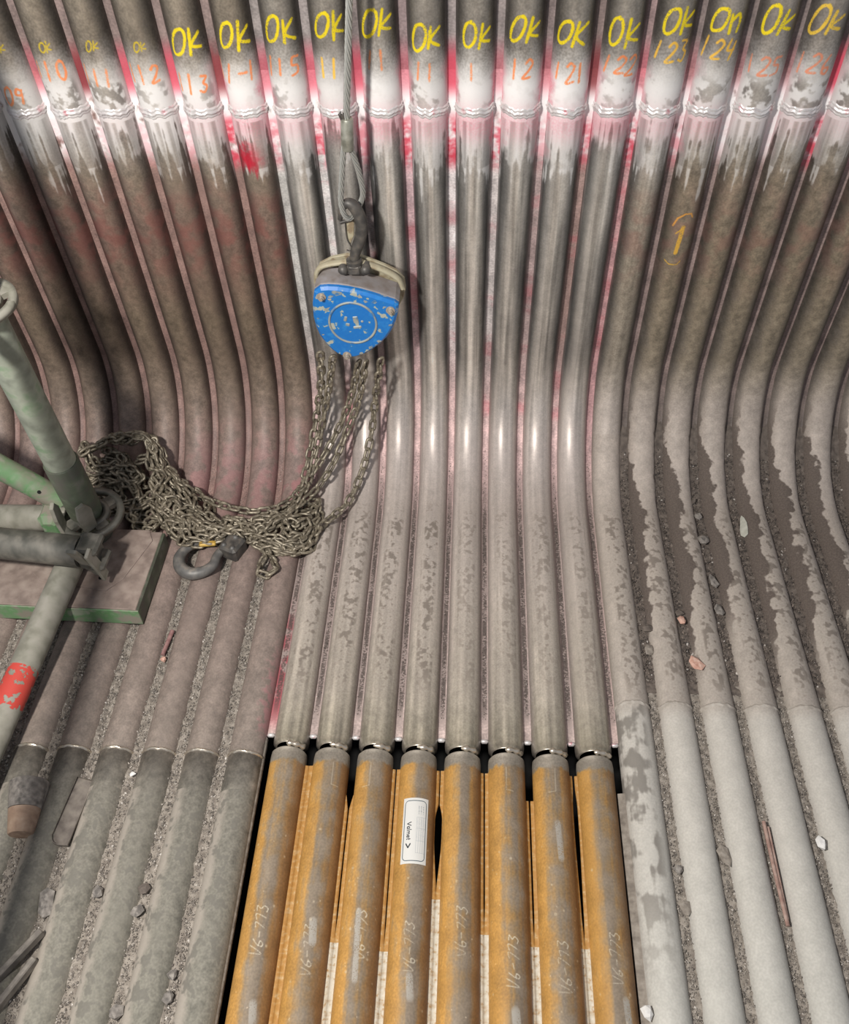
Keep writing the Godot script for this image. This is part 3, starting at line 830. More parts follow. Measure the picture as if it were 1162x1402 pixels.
func sticker_material() -> Material:
	# drawn reading downwards the tube, as the label is stuck
	var W := 200; var H := 500
	var im := Image.create(W, H, false, Image.FORMAT_RGB8)
	im.fill(c8(206, 205, 200))
	var ink := c8(70, 84, 92)
	for y in H:
		for x in W:
			var q := Vector2(absf(x - W / 2.0 + 0.5), absf(y - H / 2.0 + 0.5)) - Vector2(W / 2.0 - 16 - 30, H / 2.0 - 22 - 30)
			var d := Vector2(maxf(q.x, 0), maxf(q.y, 0)).length() - 30.0
			if absf(d) < 2.6: im.set_pixel(x, y, ink)
	# table on the right
	for i in 5: im.fill_rect(Rect2i(112 + i * 17, 150, 2, 270), c8(160, 166, 168))
	for y in [150, 235, 330, 419]: im.fill_rect(Rect2i(112, y, 70, 2), c8(160, 166, 168))
	var r2 := RandomNumberGenerator.new(); r2.seed = 3
	for i in 4:
		for y in range(156, 330):
			if r2.randf() < 0.45: im.fill_rect(Rect2i(116 + i * 17 + r2.randi() % 5, y, 1 + r2.randi() % 4, 1), c8(150, 156, 160))
	for i in 3:
		for y in range(60, 130):
			if r2.randf() < 0.55: im.fill_rect(Rect2i(124 + i * 17, y, 1 + r2.randi() % 7, 1), c8(110, 118, 124))
	# the name and its arrow, turned a quarter to read downwards: letters as strokes
	var word := {"V": [[0, 0, 0.5, 1, 1, 0]], "a": [[0.9, 0.4, 0.4, 0.35, 0.1, 0.7, 0.4, 1, 0.9, 0.8], [0.9, 0.35, 0.9, 1]], "l": [[0.4, -0.1, 0.4, 1]], "m": [[0.05, 0.35, 0.05, 1], [0.05, 0.5, 0.3, 0.35, 0.5, 0.5, 0.5, 1], [0.5, 0.5, 0.75, 0.35, 0.95, 0.5, 0.95, 1]], "e": [[0.1, 0.68, 0.9, 0.68, 0.8, 0.4, 0.4, 0.35, 0.1, 0.7, 0.4, 1, 0.85, 0.92]], "t": [[0.4, 0.05, 0.4, 0.9, 0.7, 1], [0.1, 0.35, 0.8, 0.35]], ">": [[0.1, 0.1, 0.75, 0.5, 0.1, 0.9]]}
	var pos := 190.0
	for ch in ["V", "a", "l", "m", "e", "t", " ", ">"]:
		if ch == " ":
			pos += 18; continue
		var wd: float = {"V": 26, "a": 20, "l": 8, "m": 28, "e": 20, "t": 14, ">": 46}[ch]
		var ht := 42.0 if ch == ">" else 30.0
		var bx := 34.0 if ch == ">" else 42.0
		for sk: Array in word[ch]:
			for i in range(0, sk.size() - 2, 2):
				var a := Vector2(bx + (1.0 - sk[i + 1]) * ht, pos + sk[i] * wd)
				var b := Vector2(bx + (1.0 - sk[i + 3]) * ht, pos + sk[i + 2] * wd)
				for t in 40:
					var p := a.lerp(b, t / 39.0)
					im.fill_rect(Rect2i(int(p.x) - 2, int(p.y) - 2, 5 if ch != ">" else 7, 5 if ch != ">" else 7), c8(40, 44, 48))
		pos += wd + 4
	var m := StandardMaterial3D.new(); m.albedo_texture = ImageTexture.create_from_image(im); m.roughness = 0.5
	return m

# ---------------------------------------------------------------- grit between the tubes
func rock_mesh(sd: int, flat := 0.7) -> ArrayMesh:
	var r2 := RandomNumberGenerator.new(); r2.seed = sd
	var t := (1.0 + sqrt(5.0)) / 2.0
	var v := PackedVector3Array()
	for p in [Vector3(-1, t, 0), Vector3(1, t, 0), Vector3(-1, -t, 0), Vector3(1, -t, 0), Vector3(0, -1, t), Vector3(0, 1, t), Vector3(0, -1, -t), Vector3(0, 1, -t), Vector3(t, 0, -1), Vector3(t, 0, 1), Vector3(-t, 0, -1), Vector3(-t, 0, 1)]:
		v.append(p.normalized() * r2.randf_range(0.65, 1.1) * Vector3(1, flat, r2.randf_range(0.7, 1.0)))
	var f := [0, 11, 5, 0, 5, 1, 0, 1, 7, 0, 7, 10, 0, 10, 11, 1, 5, 9, 5, 11, 4, 11, 10, 2, 10, 7, 6, 7, 1, 8, 3, 9, 4, 3, 4, 2, 3, 2, 6, 3, 6, 8, 3, 8, 9, 4, 9, 5, 2, 4, 11, 6, 2, 10, 8, 6, 7, 9, 8, 1]
	var st := new_st(); st.set_smooth_group(-1)
	for i in range(0, 60, 3): tri(st, v[f[i]], v[f[i + 2]], v[f[i + 1]])
	return done(st)

func dirt_strips(fins: Array, a: float, b: float, h0: float, sd: int, half := 0.0155) -> ArrayMesh:
	var st := new_st()
	var nz := FastNoiseLite.new(); nz.seed = sd; nz.frequency = 60.0; nz.fractal_octaves = 3
	for f: int in fins:
		sg += 1; st.set_smooth_group(sg)
		var n := int((b - a) / 0.006)
		var g := []
		for i in n + 1:
			var s := lerpf(a, b, float(i) / n)
			var fade := ss(a, a + 0.08, s)
			var row := PackedVector3Array()
			for q in 7:
				var x := (q - 3) / 3.0
				var h := h0 * fade + 0.0045 * nz.get_noise_3d(x * 0.02, s, f * 1.7) + 0.0025 * absf(x) - 0.004 * (1.0 - fade)
				row.append(at(f * P + x * half, s, h))
			g.append(row)
		for i in n:
			for q in 6: quad(st, g[i][q], g[i][q + 1], g[i + 1][q + 1], g[i + 1][q])
	return done(st)

func grains(home: Node, called: String, label: String, fins: Array, a: float, b: float, per: int, h0: float, size: Vector2, c0: Color, c1: Color, half: float, sd: int) -> void:
	rng.seed = sd
	var mm := MultiMesh.new(); mm.transform_format = MultiMesh.TRANSFORM_3D; mm.use_colors = true
	mm.mesh = rock_mesh(sd)
	mm.instance_count = per * fins.size()
	var q := 0
	for f: int in fins:
		for i in per:
			var s := rng.randf_range(a, b)
			var x := rng.randfn(0.0, half * 0.55)
			x = clampf(x, -half, half)
			var z := size.x + (size.y - size.x) * pow(rng.randf(), 4.0)
			var bs := Basis.from_euler(Vector3(rng.randf() * TAU, rng.randf() * TAU, rng.randf() * TAU)).scaled(Vector3.ONE * z)
			mm.set_instance_transform(q, Transform3D(bs, at(f * P + x, s, h0 * ss(a - 0.05, a + 0.08, s) + absf(x) * 0.2 + rng.randf_range(0.0, 0.002))))
			var c := c0.lerp(c1, pow(rng.randf(), 1.6))
			if rng.randf() < 0.03: c = c.lerp(c8(226, 220, 212), 0.7)
			mm.set_instance_color(q, c.srgb_to_linear())
			q += 1
	var o := MultiMeshInstance3D.new(); o.name = called; o.multimesh = mm
	var m := StandardMaterial3D.new(); m.vertex_color_use_as_albedo = true; m.roughness = 0.85
	o.material_override = m
	home.add_child(o, true)
	tag(o, label, "", "", "stuff")

func build_grit() -> void:
	var left := [-4, -3, -2, -1, 0, 1, 2, 3, 4, 5]
	var fl_ := get_node("floor"); var wl_ := get_node("wall_back")
	var right := [15, 16, 17, 18, 19, 20, 21, 22]
	tag(put("grit_bed", dirt_strips(left, 0.46, 2.0, 0.0105, 31), M.dust, fl_), "grey-brown packed dust lying in the gutters left of the orange panel", "", "", "stuff")
	tag(put("grit_bed", dirt_strips(right, 0.74, 2.0, 0.0085, 32, 0.0145), M.dust, fl_), "pale grey packed dust in the lower gutters right of the orange panel", "", "", "stuff")
	tag(put("grit_bed", dirt_strips(right, 0.14, 0.84, 0.0105, 33), M.dust_dark, wl_), "dark brown soot lying in the gutters of the bend at right", "", "", "stuff")
	grains(fl_, "gravel", "fine grey gravel filling the gutters of the left floor", left, 0.50, 1.55, 3400, 0.0105, Vector2(0.0008, 0.0034), c8(96, 90, 84), c8(176, 168, 158), 0.014, 41)
	grains(fl_, "gravel", "fine pale gravel in the narrow gutters of the right floor", right, 0.80, 1.55, 2400, 0.0085, Vector2(0.0007, 0.0028), c8(96, 90, 84), c8(180, 172, 162), 0.012, 42)
	grains(wl_, "gravel", "dark crumbs of soot in the gutters of the right bend", right, 0.20, 0.82, 1300, 0.0105, Vector2(0.0007, 0.0036), c8(66, 60, 56), c8(134, 122, 112), 0.014, 43)
	grains(wl_, "gravel", "dark specks of grit on the strips between the middle tubes", [7, 8, 9, 10, 11, 12, 13, 14], 0.24, 0.90, 700, 0.002, Vector2(0.0005, 0.0016), c8(70, 64, 60), c8(150, 140, 132), 0.0042, 44)
	grains(wl_, "gravel", "loose specks of grit on the strips at the left bend", [1, 2, 3, 4, 5, 6], 0.26, 0.56, 500, 0.002, Vector2(0.0005, 0.0018), c8(110, 92, 86), c8(196, 180, 172), 0.006, 45)

# ---------------------------------------------------------------- chain hoist
func scaled(poly: PackedVector2Array, ctr: Vector2, f: float) -> PackedVector2Array:
	var q := PackedVector2Array()
	for p in poly: q.append(ctr + (p - ctr) * f)
	return q

func build_hoist() -> void:
	var base := Vector3(0.58, 0.371, 0.08)
	var o := thing("chain_hoist", "blue and grey hand chain hoist hanging in front of the tube wall", "chain hoist", base)
	var raw := [[0.5120, 0.5300], [0.5060, 0.5020], [0.5039, 0.4700], [0.5062, 0.4460], [0.5110, 0.4250], [0.5195, 0.4050], [0.5306, 0.3885], [0.5405, 0.3780], [0.5513, 0.3720], [0.5640, 0.3695], [0.5765, 0.3709], [0.5925, 0.3775], [0.6083, 0.3890], [0.6250, 0.4040], [0.6395, 0.4211], [0.6505, 0.4400], [0.6590, 0.4610], [0.6655, 0.4860], [0.6668, 0.5010], [0.6600, 0.5080], [0.6385, 0.5170], [0.6180, 0.5252], [0.5978, 0.5320], [0.5770, 0.5372], [0.5571, 0.5405], [0.5390, 0.5415], [0.5240, 0.5400]]
	var poly := PackedVector2Array()
	for p in raw: poly.append(Vector2(p[0] - base.x, p[1] - base.y))
	var ctr := Vector2(0.583 - base.x, 0.46 - base.y)
	var st := new_st(); extrude(st, scaled(poly, ctr, 1.0), 0.0, 0.049, 0.004)
	tag(put("housing", done(st), M.hoist_grey, o), "dusty grey cast housing of the hoist")
	st = new_st(); extrude(st, scaled(poly, ctr, 0.995), 0.0485, 0.060, 0.005)
	tag(put("front_cover", done(st), M.blue, o), "blue painted front cover with chipped edges")
	# raised oval ring
	st = new_st()
	var c := Vector3(0.5780 - base.x, 0.4595 - base.y, 0.0602)
	var ring := PackedVector3Array()
	for i in 40:
		var f := TAU * i / 40
		ring.append(c + Vector3(0.0445 * cos(f), 0.0485 * sin(f), 0.0))
	sweep(st, ring, 0.0024, 8, false, true)
	put("raised_ring", done(st), M.ring_wear, o)
	# worn cast mark in the middle
	st = new_st()
	for e in [[-0.013, 0.010, 0.006, 0.012], [0.006, 0.008, 0.010, 0.016], [-0.010, -0.004, 0.008, 0.007], [0.008, -0.010, 0.016, 0.006], [0.018, 0.004, 0.005, 0.005]]:
		cbox(st, Vector3(e[2], e[3], 0.003), 0.0012, Transform3D(Basis(Vector3.BACK, e[0] * 20.0), c + Vector3(e[0], e[1], -0.0004)))
	tag(put("cast_mark", done(st), M.ring_wear, o), "rubbed cast mark in the middle of the cover")
	rng.seed = 8
	for e in [[0.556, 0.530, 0.013], [0.543, 0.522, 0.008], [0.596, 0.522, 0.010], [0.606, 0.511, 0.007], [0.622, 0.510, 0.008], [0.532, 0.492, 0.009], [0.513, 0.470, 0.004], [0.640, 0.497, 0.005], [0.648, 0.455, 0.006], [0.625, 0.415, 0.007], [0.607, 0.398, 0.008], [0.588, 0.384, 0.006], [0.518, 0.430, 0.004], [0.540, 0.515, 0.005]]:
		var chip := PackedVector2Array()
		for q in 11:
			var f := TAU * q / 11
			var rr: float = e[2] * rng.randf_range(0.35, 1.0)
			chip.append(Vector2(e[0] - base.x, e[1] - base.y) + Vector2(cos(f) * rr, sin(f) * rr * 0.6).rotated(-0.2 if e[1] > 0.5 else 0.6))
		st = new_st(); extrude(st, chip, 0.058, 0.0603)
		put("bare_patch", done(st), M.ring_wear, o)
	for p in [[0.5253, 0.5215], [0.6511, 0.4914], [0.5597, 0.3790]]:
		st = new_st()
		var q := Vector3(p[0] - base.x, p[1] - base.y, 0.058)
		sweep(st, line(q, q + Vector3(0, 0, 0.004)), 0.0085, 18)
		sweep(st, line(q + Vector3(0, 0, 0.004), q + Vector3(0, 0, 0.009)), 0.0056, 6)
		sweep(st, line(q + Vector3(0, 0, 0.009), q + Vector3(0, 0, 0.0125)), 0.0034, 12)
		put("screw", done(st), M.screw, o)
	# side plates of the frame behind the housing, tan edges
	st = new_st()
	var bp := PackedVector2Array()
	for p in [[0.5040, 0.4980], [0.5075, 0.5260], [0.5175, 0.5450], [0.5420, 0.5590], [0.5700, 0.5650], [0.5950, 0.5625], [0.6150, 0.5540], [0.6400, 0.5420], [0.6610, 0.5290], [0.6740, 0.5110], [0.6760, 0.4900], [0.6700, 0.4650], [0.6530, 0.4330], [0.6250, 0.4000], [0.5950, 0.3760], [0.5640, 0.3720], [0.5360, 0.3830], [0.5150, 0.4180], [0.5040, 0.4600]]: bp.append(Vector2(p[0] - base.x, p[1] - base.y))
	extrude(st, bp, -0.012, -0.006, 0.001)
	put("frame_plate", done(st), M.cream, o)
	# upper strap: an arch that carries the yoke, open underneath
	st = new_st()
	var arch := smooth_path(PackedVector3Array([Vector3(0.5100, 0.5180, 0), Vector3(0.5130, 0.5380, 0), Vector3(0.5250, 0.5530, 0), Vector3(0.5500, 0.5600, 0), Vector3(0.5850, 0.5640, 0), Vector3(0.6150, 0.5560, 0), Vector3(0.6420, 0.5430, 0), Vector3(0.6640, 0.5260, 0), Vector3(0.6720, 0.5050, 0)]), 5)
	for i in arch.size(): arch[i] = arch[i] - Vector3(base.x, base.y, 0.0) + Vector3(0, 0, 0.012)
	sweep(st, arch, 0.0075, 12, true, false, Vector2(1.0, 0.62))
	put("upper_strap", done(st), M.cream, o)
	# yoke block and its two bolts
	st = new_st()
	var y := Vector3(0.5860 - base.x, 0.5560 - base.y, 0.018)
	cbox(st, Vector3(0.026, 0.022, 0.026), 0.004, Transform3D(Basis(), y))
	sweep(st, line(y + Vector3(0, 0.009, 0), y + Vector3(0, 0.016, 0)), 0.0145, 16)
	put("yoke", done(st), M.dark_steel, o)
	for sx in [-1.0, 1.0]:
		st = new_st()
		var b := y + Vector3(sx * 0.0205, -0.001, 0.004)
		sweep(st, PackedVector3Array([b + Vector3(0, 0, -0.012), b + Vector3(0, 0, 0.006), b + Vector3(0, 0, 0.0105), b + Vector3(0, 0, 0.012)]), [0.0095, 0.0095, 0.006, 0.001], 14)
		put("bolt", done(st), M.dark_steel, o)
	# top hook, opening to the left
	st = new_st()
	var hk := smooth_path(PackedVector3Array([Vector3(0.5868, 0.5650, 0), Vector3(0.5880, 0.5790, 0), Vector3(0.5935, 0.5960, 0), Vector3(0.6015, 0.6190, 0), Vector3(0.6050, 0.6420, 0), Vector3(0.6020, 0.6640, 0), Vector3(0.5945, 0.6800, 0), Vector3(0.5850, 0.6860, 0), Vector3(0.5765, 0.6800, 0), Vector3(0.5715, 0.6680, 0), Vector3(0.5685, 0.6540, 0)]), 6)
	var hr := []
	for i in hk.size():
		hk[i] = hk[i] - Vector3(base.x, base.y, -0.014)
		var t := float(i) / (hk.size() - 1)
		hr.append(lerpf(0.0092, 0.0110, ss(0.0, 0.35, t)) * (1.0 - 0.60 * ss(0.55, 1.0, t)))
	sweep(st, hk, hr, 14)
	tag(put("top_hook", done(st), M.dark_steel, o), "dark forged top hook with a safety latch")
	var hook := o.get_node("top_hook")
	st = new_st()
	var lp := PackedVector2Array()
	for p in [[0.5768, 0.6520], [0.5905, 0.6540], [0.5925, 0.6440], [0.5900, 0.6200], [0.5818, 0.6010], [0.5768, 0.6150]]: lp.append(Vector2(p[0] - base.x, p[1] - base.y))
	extrude(st, lp, 0.006, 0.013, 0.001)
	put("latch", done(st), M.cream, hook)
	st = new_st()
	var sp := Vector3(0.5765 - base.x, 0.652 - base.y, 0.012)
	sweep(st, smooth_path(PackedVector3Array([sp + Vector3(0.010, 0.002, 0.003), sp + Vector3(0, -0.001, 0.003), sp + Vector3(-0.008, -0.004, 0.003)]), 4), 0.0035, 8)
	sweep(st, smooth_path(PackedVector3Array([sp + Vector3(0.0005, -0.004, 0.004), sp + Vector3(0.0005, -0.035, 0.004), sp + Vector3(0.007, -0.054, 0.004), sp + Vector3(0.004, -0.062, 0.004), sp + Vector3(-0.002, -0.060, 0.004)]), 5), 0.0011, 6)
	put("latch_spring", done(st), M.dark_steel, hook)

func strand_rope(parent: Node, pts: PackedVector3Array, lay: float, rc: float, rs: float) -> void:
	# six strands laid round a path
	var n := pts.size()
	var t0 := (pts[1] - pts[0]).normalized()
	var nn := t0.cross(Vector3.RIGHT).normalized()
	var len := 0.0
	var fr := []
	for i in n:
		var t := (pts[mini(i + 1, n - 1)] - pts[maxi(i - 1, 0)]).normalized()
		nn = (nn - t * nn.dot(t)).normalized()
		if i > 0: len += pts[i].distance_to(pts[i - 1])
		fr.append([nn, t.cross(nn), len])
	for k in 6:
		var h := PackedVector3Array()
		for i in n:
			var f: float = TAU * (k / 6.0 - fr[i][2] / lay)
			h.append(pts[i] + (fr[i][0] * cos(f) + fr[i][1] * sin(f)) * rc)
		var st := new_st(); sweep(st, h, rs, 6, true)
		put("strand", done(st), M.wire, parent)

func dense(c: PackedVector3Array, step: float) -> PackedVector3Array:
	var f := smooth_path(c, 24)
	var o := PackedVector3Array([f[0]]); var acc := 0.0
	for i in range(1, f.size()):
		acc += f[i].distance_to(f[i - 1])
		if acc >= step:
			o.append(f[i]); acc = 0.0
	return o

func build_rope() -> void:
	var o := thing("wire_rope", "steel wire rope sling with pressed ferrule and eye, hanging from above and carrying the hoist", "wire rope", Vector3(0.575, 0.66, 0.09))
	var b := o.position
	var main := Node3D.new(); main.name = "rope"; o.add_child(main, true)
	strand_rope(main, dense(PackedVector3Array([Vector3(0.636, 1.22, 0.10) - b, Vector3(0.622, 1.06, 0.095) - b, Vector3(0.606, 0.92, 0.092) - b, Vector3(0.5965, 0.836, 0.09) - b, Vector3(0.5935, 0.79, 0.09) - b]), 0.004), 0.075, 0.0038, 0.00195)
	var eye := Node3D.new(); eye.name = "eye"; o.add_child(eye, true)
	strand_rope(eye, dense(PackedVector3Array([Vector3(0.5905, 0.800, 0.093) - b, Vector3(0.5862, 0.780, 0.094) - b, Vector3(0.5765, 0.715, 0.097) - b, Vector3(0.5742, 0.690, 0.099) - b, Vector3(0.5775, 0.669, 0.101) - b, Vector3(0.5850, 0.6590, 0.099) - b, Vector3(0.5950, 0.6620, 0.088) - b, Vector3(0.6040, 0.675, 0.078) - b, Vector3(0.6105, 0.696, 0.077) - b, Vector3(0.6070, 0.740, 0.082) - b, Vector3(0.5990, 0.784, 0.089) - b, Vector3(0.5970, 0.800, 0.090) - b]), 0.004), 0.070, 0.0035, 0.0018)
	var st := new_st()
	var a := Vector3(0.5972, 0.838, 0.0905) - b; var e := Vector3(0.5930, 0.784, 0.0905) - b
	sweep(st, PackedVector3Array([a, a.lerp(e, 0.04), a.lerp(e, 0.5), a.lerp(e, 0.96), e]), [0.0092, 0.0104, 0.0106, 0.0104, 0.0092], 18, true)
	put("ferrule", done(st), M.alu, o)
	st = new_st()
	var w := Vector3(0.5905, 0.842, 0.094) - b
	for i in 5: sweep(st, line(w + Vector3(0.0012 * (i - 2), -0.006, 0.001 * (i % 2)), w + Vector3(0.0018 * (i - 2) - 0.002, 0.006 + 0.002 * (i % 3), 0.002)), 0.0009, 6)
	put("cut_wires", done(st), M.dark_steel, o)

# ---------------------------------------------------------------- chain
const PITCH := 0.0205
func link_mesh() -> ArrayMesh:
	var st := new_st()
	var pts := PackedVector3Array()
	var hw := 0.0064; var hl := 0.0070     # half width of the centre line, half straight length
	for i in 8:
		var f := PI * i / 7.0
		pts.append(Vector3(cos(f) * hw, hl - 0.0008 + sin(f) * hw, 0))
	for i in 8:
		var f := PI + PI * i / 7.0
		pts.append(Vector3(cos(f) * hw, -hl + 0.0008 + sin(f) * hw, 0))
	sweep(st, pts, 0.0032, 8, false, true)
	return done(st)

func pile_points(v: Array, dx := 0.0, ds := 0.0, dh := 0.0) -> PackedVector3Array:
	# triples of across, along, height above the tubes' crowns
	var o := PackedVector3Array()
	for i in range(0, v.size(), 3): o.append(at(v[i] + dx, v[i + 1] + ds, R + maxf(0.004, v[i + 2] + dh)))
	return o

func link_places(c: PackedVector3Array, loose: float) -> Array:
	var f := smooth_path(c, 30)
	var o := []
	var p := [f[0]]
	for i in range(1, f.size()):
		if f[i].distance_to(p[p.size() - 1]) >= PITCH: p.append(f[i])
	var up := Vector3(0.2, 0.7, 0.7).normalized()
	var ph := rng.randf_range(-0.35, 0.35)
	for i in p.size() - 1:
		var t: Vector3 = (p[i + 1] - p[i]).normalized()
		var side := t.cross(up).normalized()
		var nrm := side.cross(t)
		var roll := ph + (PI / 2 if i % 2 else 0.0) + PI / 4 * 0.5 + rng.randf_range(-1, 1) * loose
		var x := side * cos(roll) + nrm * sin(roll)
		var b := Basis(x, t, x.cross(t))
		if loose > 0.3: b = Basis(b.z, rng.randf_range(-0.35, 0.35)) * Basis(b.x, rng.randf_range(-0.3, 0.3)) * b
		o.append(Transform3D(b, (p[i] + p[i + 1]) / 2.0))
	return o

const HANG := [
	[0.500, -0.081, 0.075, 0.492, -0.000, 0.070, 0.474, 0.141, 0.055, 0.456, 0.267, 0.040, 0.442, 0.375, 0.030, 0.429, 0.453, 0.030, 0.375, 0.486, 0.030, 0.282, 0.477, 0.035],
	[0.525, -0.072, 0.075, 0.506, 0.033, 0.070, 0.483, 0.189, 0.055, 0.466, 0.291, 0.040, 0.449, 0.408, 0.030, 0.413, 0.483, 0.030, 0.334, 0.516, 0.030, 0.240, 0.495, 0.040],
	[0.576, -0.060, 0.075, 0.549, 0.081, 0.065, 0.517, 0.198, 0.050, 0.482, 0.288, 0.040, 0.450, 0.360, 0.030, 0.413, 0.432, 0.030, 0.356, 0.459, 0.035, 0.292, 0.447, 0.035, 0.231, 0.420, 0.035],
	[0.591, -0.060, 0.075, 0.565, 0.093, 0.065, 0.534, 0.210, 0.050, 0.507, 0.306, 0.040, 0.469, 0.393, 0.030, 0.431, 0.447, 0.030, 0.394, 0.492, 0.025, 0.344, 0.537, 0.020],
	[0.622, -0.072, 0.080, 0.602, 0.078, 0.065, 0.591, 0.198, 0.045, 0.573, 0.306, 0.030, 0.547, 0.405, 0.018, 0.515, 0.450, 0.012, 0.492, 0.480, 0.012, 0.478, 0.525, 0.012, 0.444, 0.549, 0.012, 0.399, 0.534, 0.012, 0.365, 0.522, 0.020]]
const HEAP := [
	[-0.043, 0.291, 0.060, -0.010, 0.267, 0.065, 0.039, 0.231, 0.070, 0.104, 0.234, 0.070, 0.128, 0.309, 0.060, 0.161, 0.363, 0.045, 0.213, 0.438, 0.030, 0.280, 0.477, 0.025, 0.351, 0.489, 0.020],
	[0.110, 0.240, 0.065, 0.114, 0.336, 0.060, 0.149, 0.363, 0.060, 0.146, 0.441, 0.055, 0.190, 0.441, 0.045, 0.194, 0.492, 0.040, 0.244, 0.477, 0.040, 0.243, 0.519, 0.030, 0.295, 0.504, 0.035, 0.351, 0.531, 0.020],
	[0.083, 0.291, 0.050, 0.143, 0.318, 0.055, 0.122, 0.384, 0.050, 0.172, 0.423, 0.050, 0.165, 0.468, 0.040, 0.221, 0.492, 0.035, 0.215, 0.528, 0.030, 0.276, 0.528, 0.030, 0.333, 0.501, 0.035, 0.397, 0.525, 0.030, 0.456, 0.525, 0.020, 0.474, 0.483, 0.020],
	[0.015, 0.234, 0.050, 0.058, 0.246, 0.055, 0.083, 0.219, 0.060, 0.120, 0.261, 0.060, 0.138, 0.327, 0.050, 0.177, 0.372, 0.040, 0.211, 0.390, 0.020, 0.245, 0.420, 0.015, 0.241, 0.459, 0.020],
	[0.382, 0.540, 0.012, 0.403, 0.561, 0.010, 0.416, 0.591, 0.010, 0.401, 0.609, 0.008, 0.383, 0.606, 0.008, 0.384, 0.576, 0.010, 0.392, 0.549, 0.012],
	[0.382, 0.444, 0.020, 0.418, 0.423, 0.020, 0.456, 0.417, 0.015, 0.478, 0.399, 0.012, 0.480, 0.456, 0.012, 0.447, 0.456, 0.025, 0.421, 0.483, 0.030, 0.442, 0.522, 0.030, 0.469, 0.504, 0.020, 0.420, 0.534, 0.020, 0.388, 0.513, 0.030],
	[0.352, 0.483, 0.030, 0.395, 0.462, 0.030, 0.445, 0.489, 0.030, 0.469, 0.453, 0.020, 0.464, 0.528, 0.015, 0.412, 0.540, 0.012, 0.369, 0.540, 0.012, 0.347, 0.507, 0.020],
	[0.149, 0.324, 0.045, 0.185, 0.381, 0.035, 0.228, 0.447, 0.030, 0.185, 0.456, 0.040, 0.229, 0.501, 0.035, 0.289, 0.516, 0.030, 0.314, 0.480, 0.035, 0.366, 0.516, 0.035, 0.412, 0.468, 0.035],
	[-0.036, 0.321, 0.030, 0.011, 0.297, 0.030, 0.062, 0.318, 0.030, 0.087, 0.378, 0.030, 0.036, 0.366, 0.030, -0.010, 0.381, 0.030, 0.034, 0.435, 0.025, 0.087, 0.456, 0.025, 0.123, 0.438, 0.030, 0.160, 0.489, 0.030],
	[-0.004, 0.267, 0.040, 0.046, 0.288, 0.040, 0.043, 0.345, 0.035, 0.095, 0.417, 0.030, 0.085, 0.470, 0.020, 0.126, 0.480, 0.012, 0.142, 0.459, 0.020, 0.183, 0.501, 0.020, 0.235, 0.528, 0.015],
	[-0.054, 0.336, 0.020, -0.003, 0.348, 0.020, 0.055, 0.396, 0.020, 0.035, 0.440, 0.015, -0.017, 0.405, 0.015, 0.079, 0.429, 0.020, 0.126, 0.408, 0.035, 0.170, 0.468, 0.030, 0.262, 0.498, 0.030, 0.312, 0.528, 0.020],
	[-0.041, 0.246, 0.050, -0.022, 0.294, 0.050, 0.004, 0.327, 0.045, 0.043, 0.315, 0.045, 0.103, 0.360, 0.040, 0.071, 0.369, 0.035, 0.017, 0.333, 0.035, -0.022, 0.354, 0.030]]

func build_chain() -> void:
	rng.seed = 77
	var o := thing("chain", "long steel chain hanging from the blue hoist and heaped on the tubes at left", "chain", at(0.3, 0.48, R))
	var back := o.transform.affine_inverse()
	var lm := link_mesh()
	var places := []
	for h: Array in HANG: places.append_array(link_places(pile_points(h), 0.25))
	for i in 8: places.append_array(link_places(pile_points(HEAP[i]), 0.5))
	var rest := []
	for i in range(8, HEAP.size()): rest.append_array(link_places(pile_points(HEAP[i]), 0.6))
	# deeper turns of the heap
	for q in 2:
		for i in HEAP.size():
			if i == 4: continue
			rest.append_array(link_places(pile_points(HEAP[i], rng.randf_range(-0.016, 0.016), rng.randf_range(-0.014, 0.014), -0.010 - 0.010 * q), 0.7))
	while places.size() > 296: rest.append(places.pop_back())
	for t: Transform3D in places: put("link", lm, M.chain_steel, o, back * t)
	var mm := MultiMesh.new(); mm.transform_format = MultiMesh.TRANSFORM_3D; mm.mesh = lm; mm.instance_count = rest.size()
	for i in rest.size(): mm.set_instance_transform(i, back * rest[i])
	var r := MultiMeshInstance3D.new(); r.name = "buried_links"; r.multimesh = mm; r.material_override = M.chain_steel
	r.set_meta("kind", "stuff"); o.add_child(r, true)

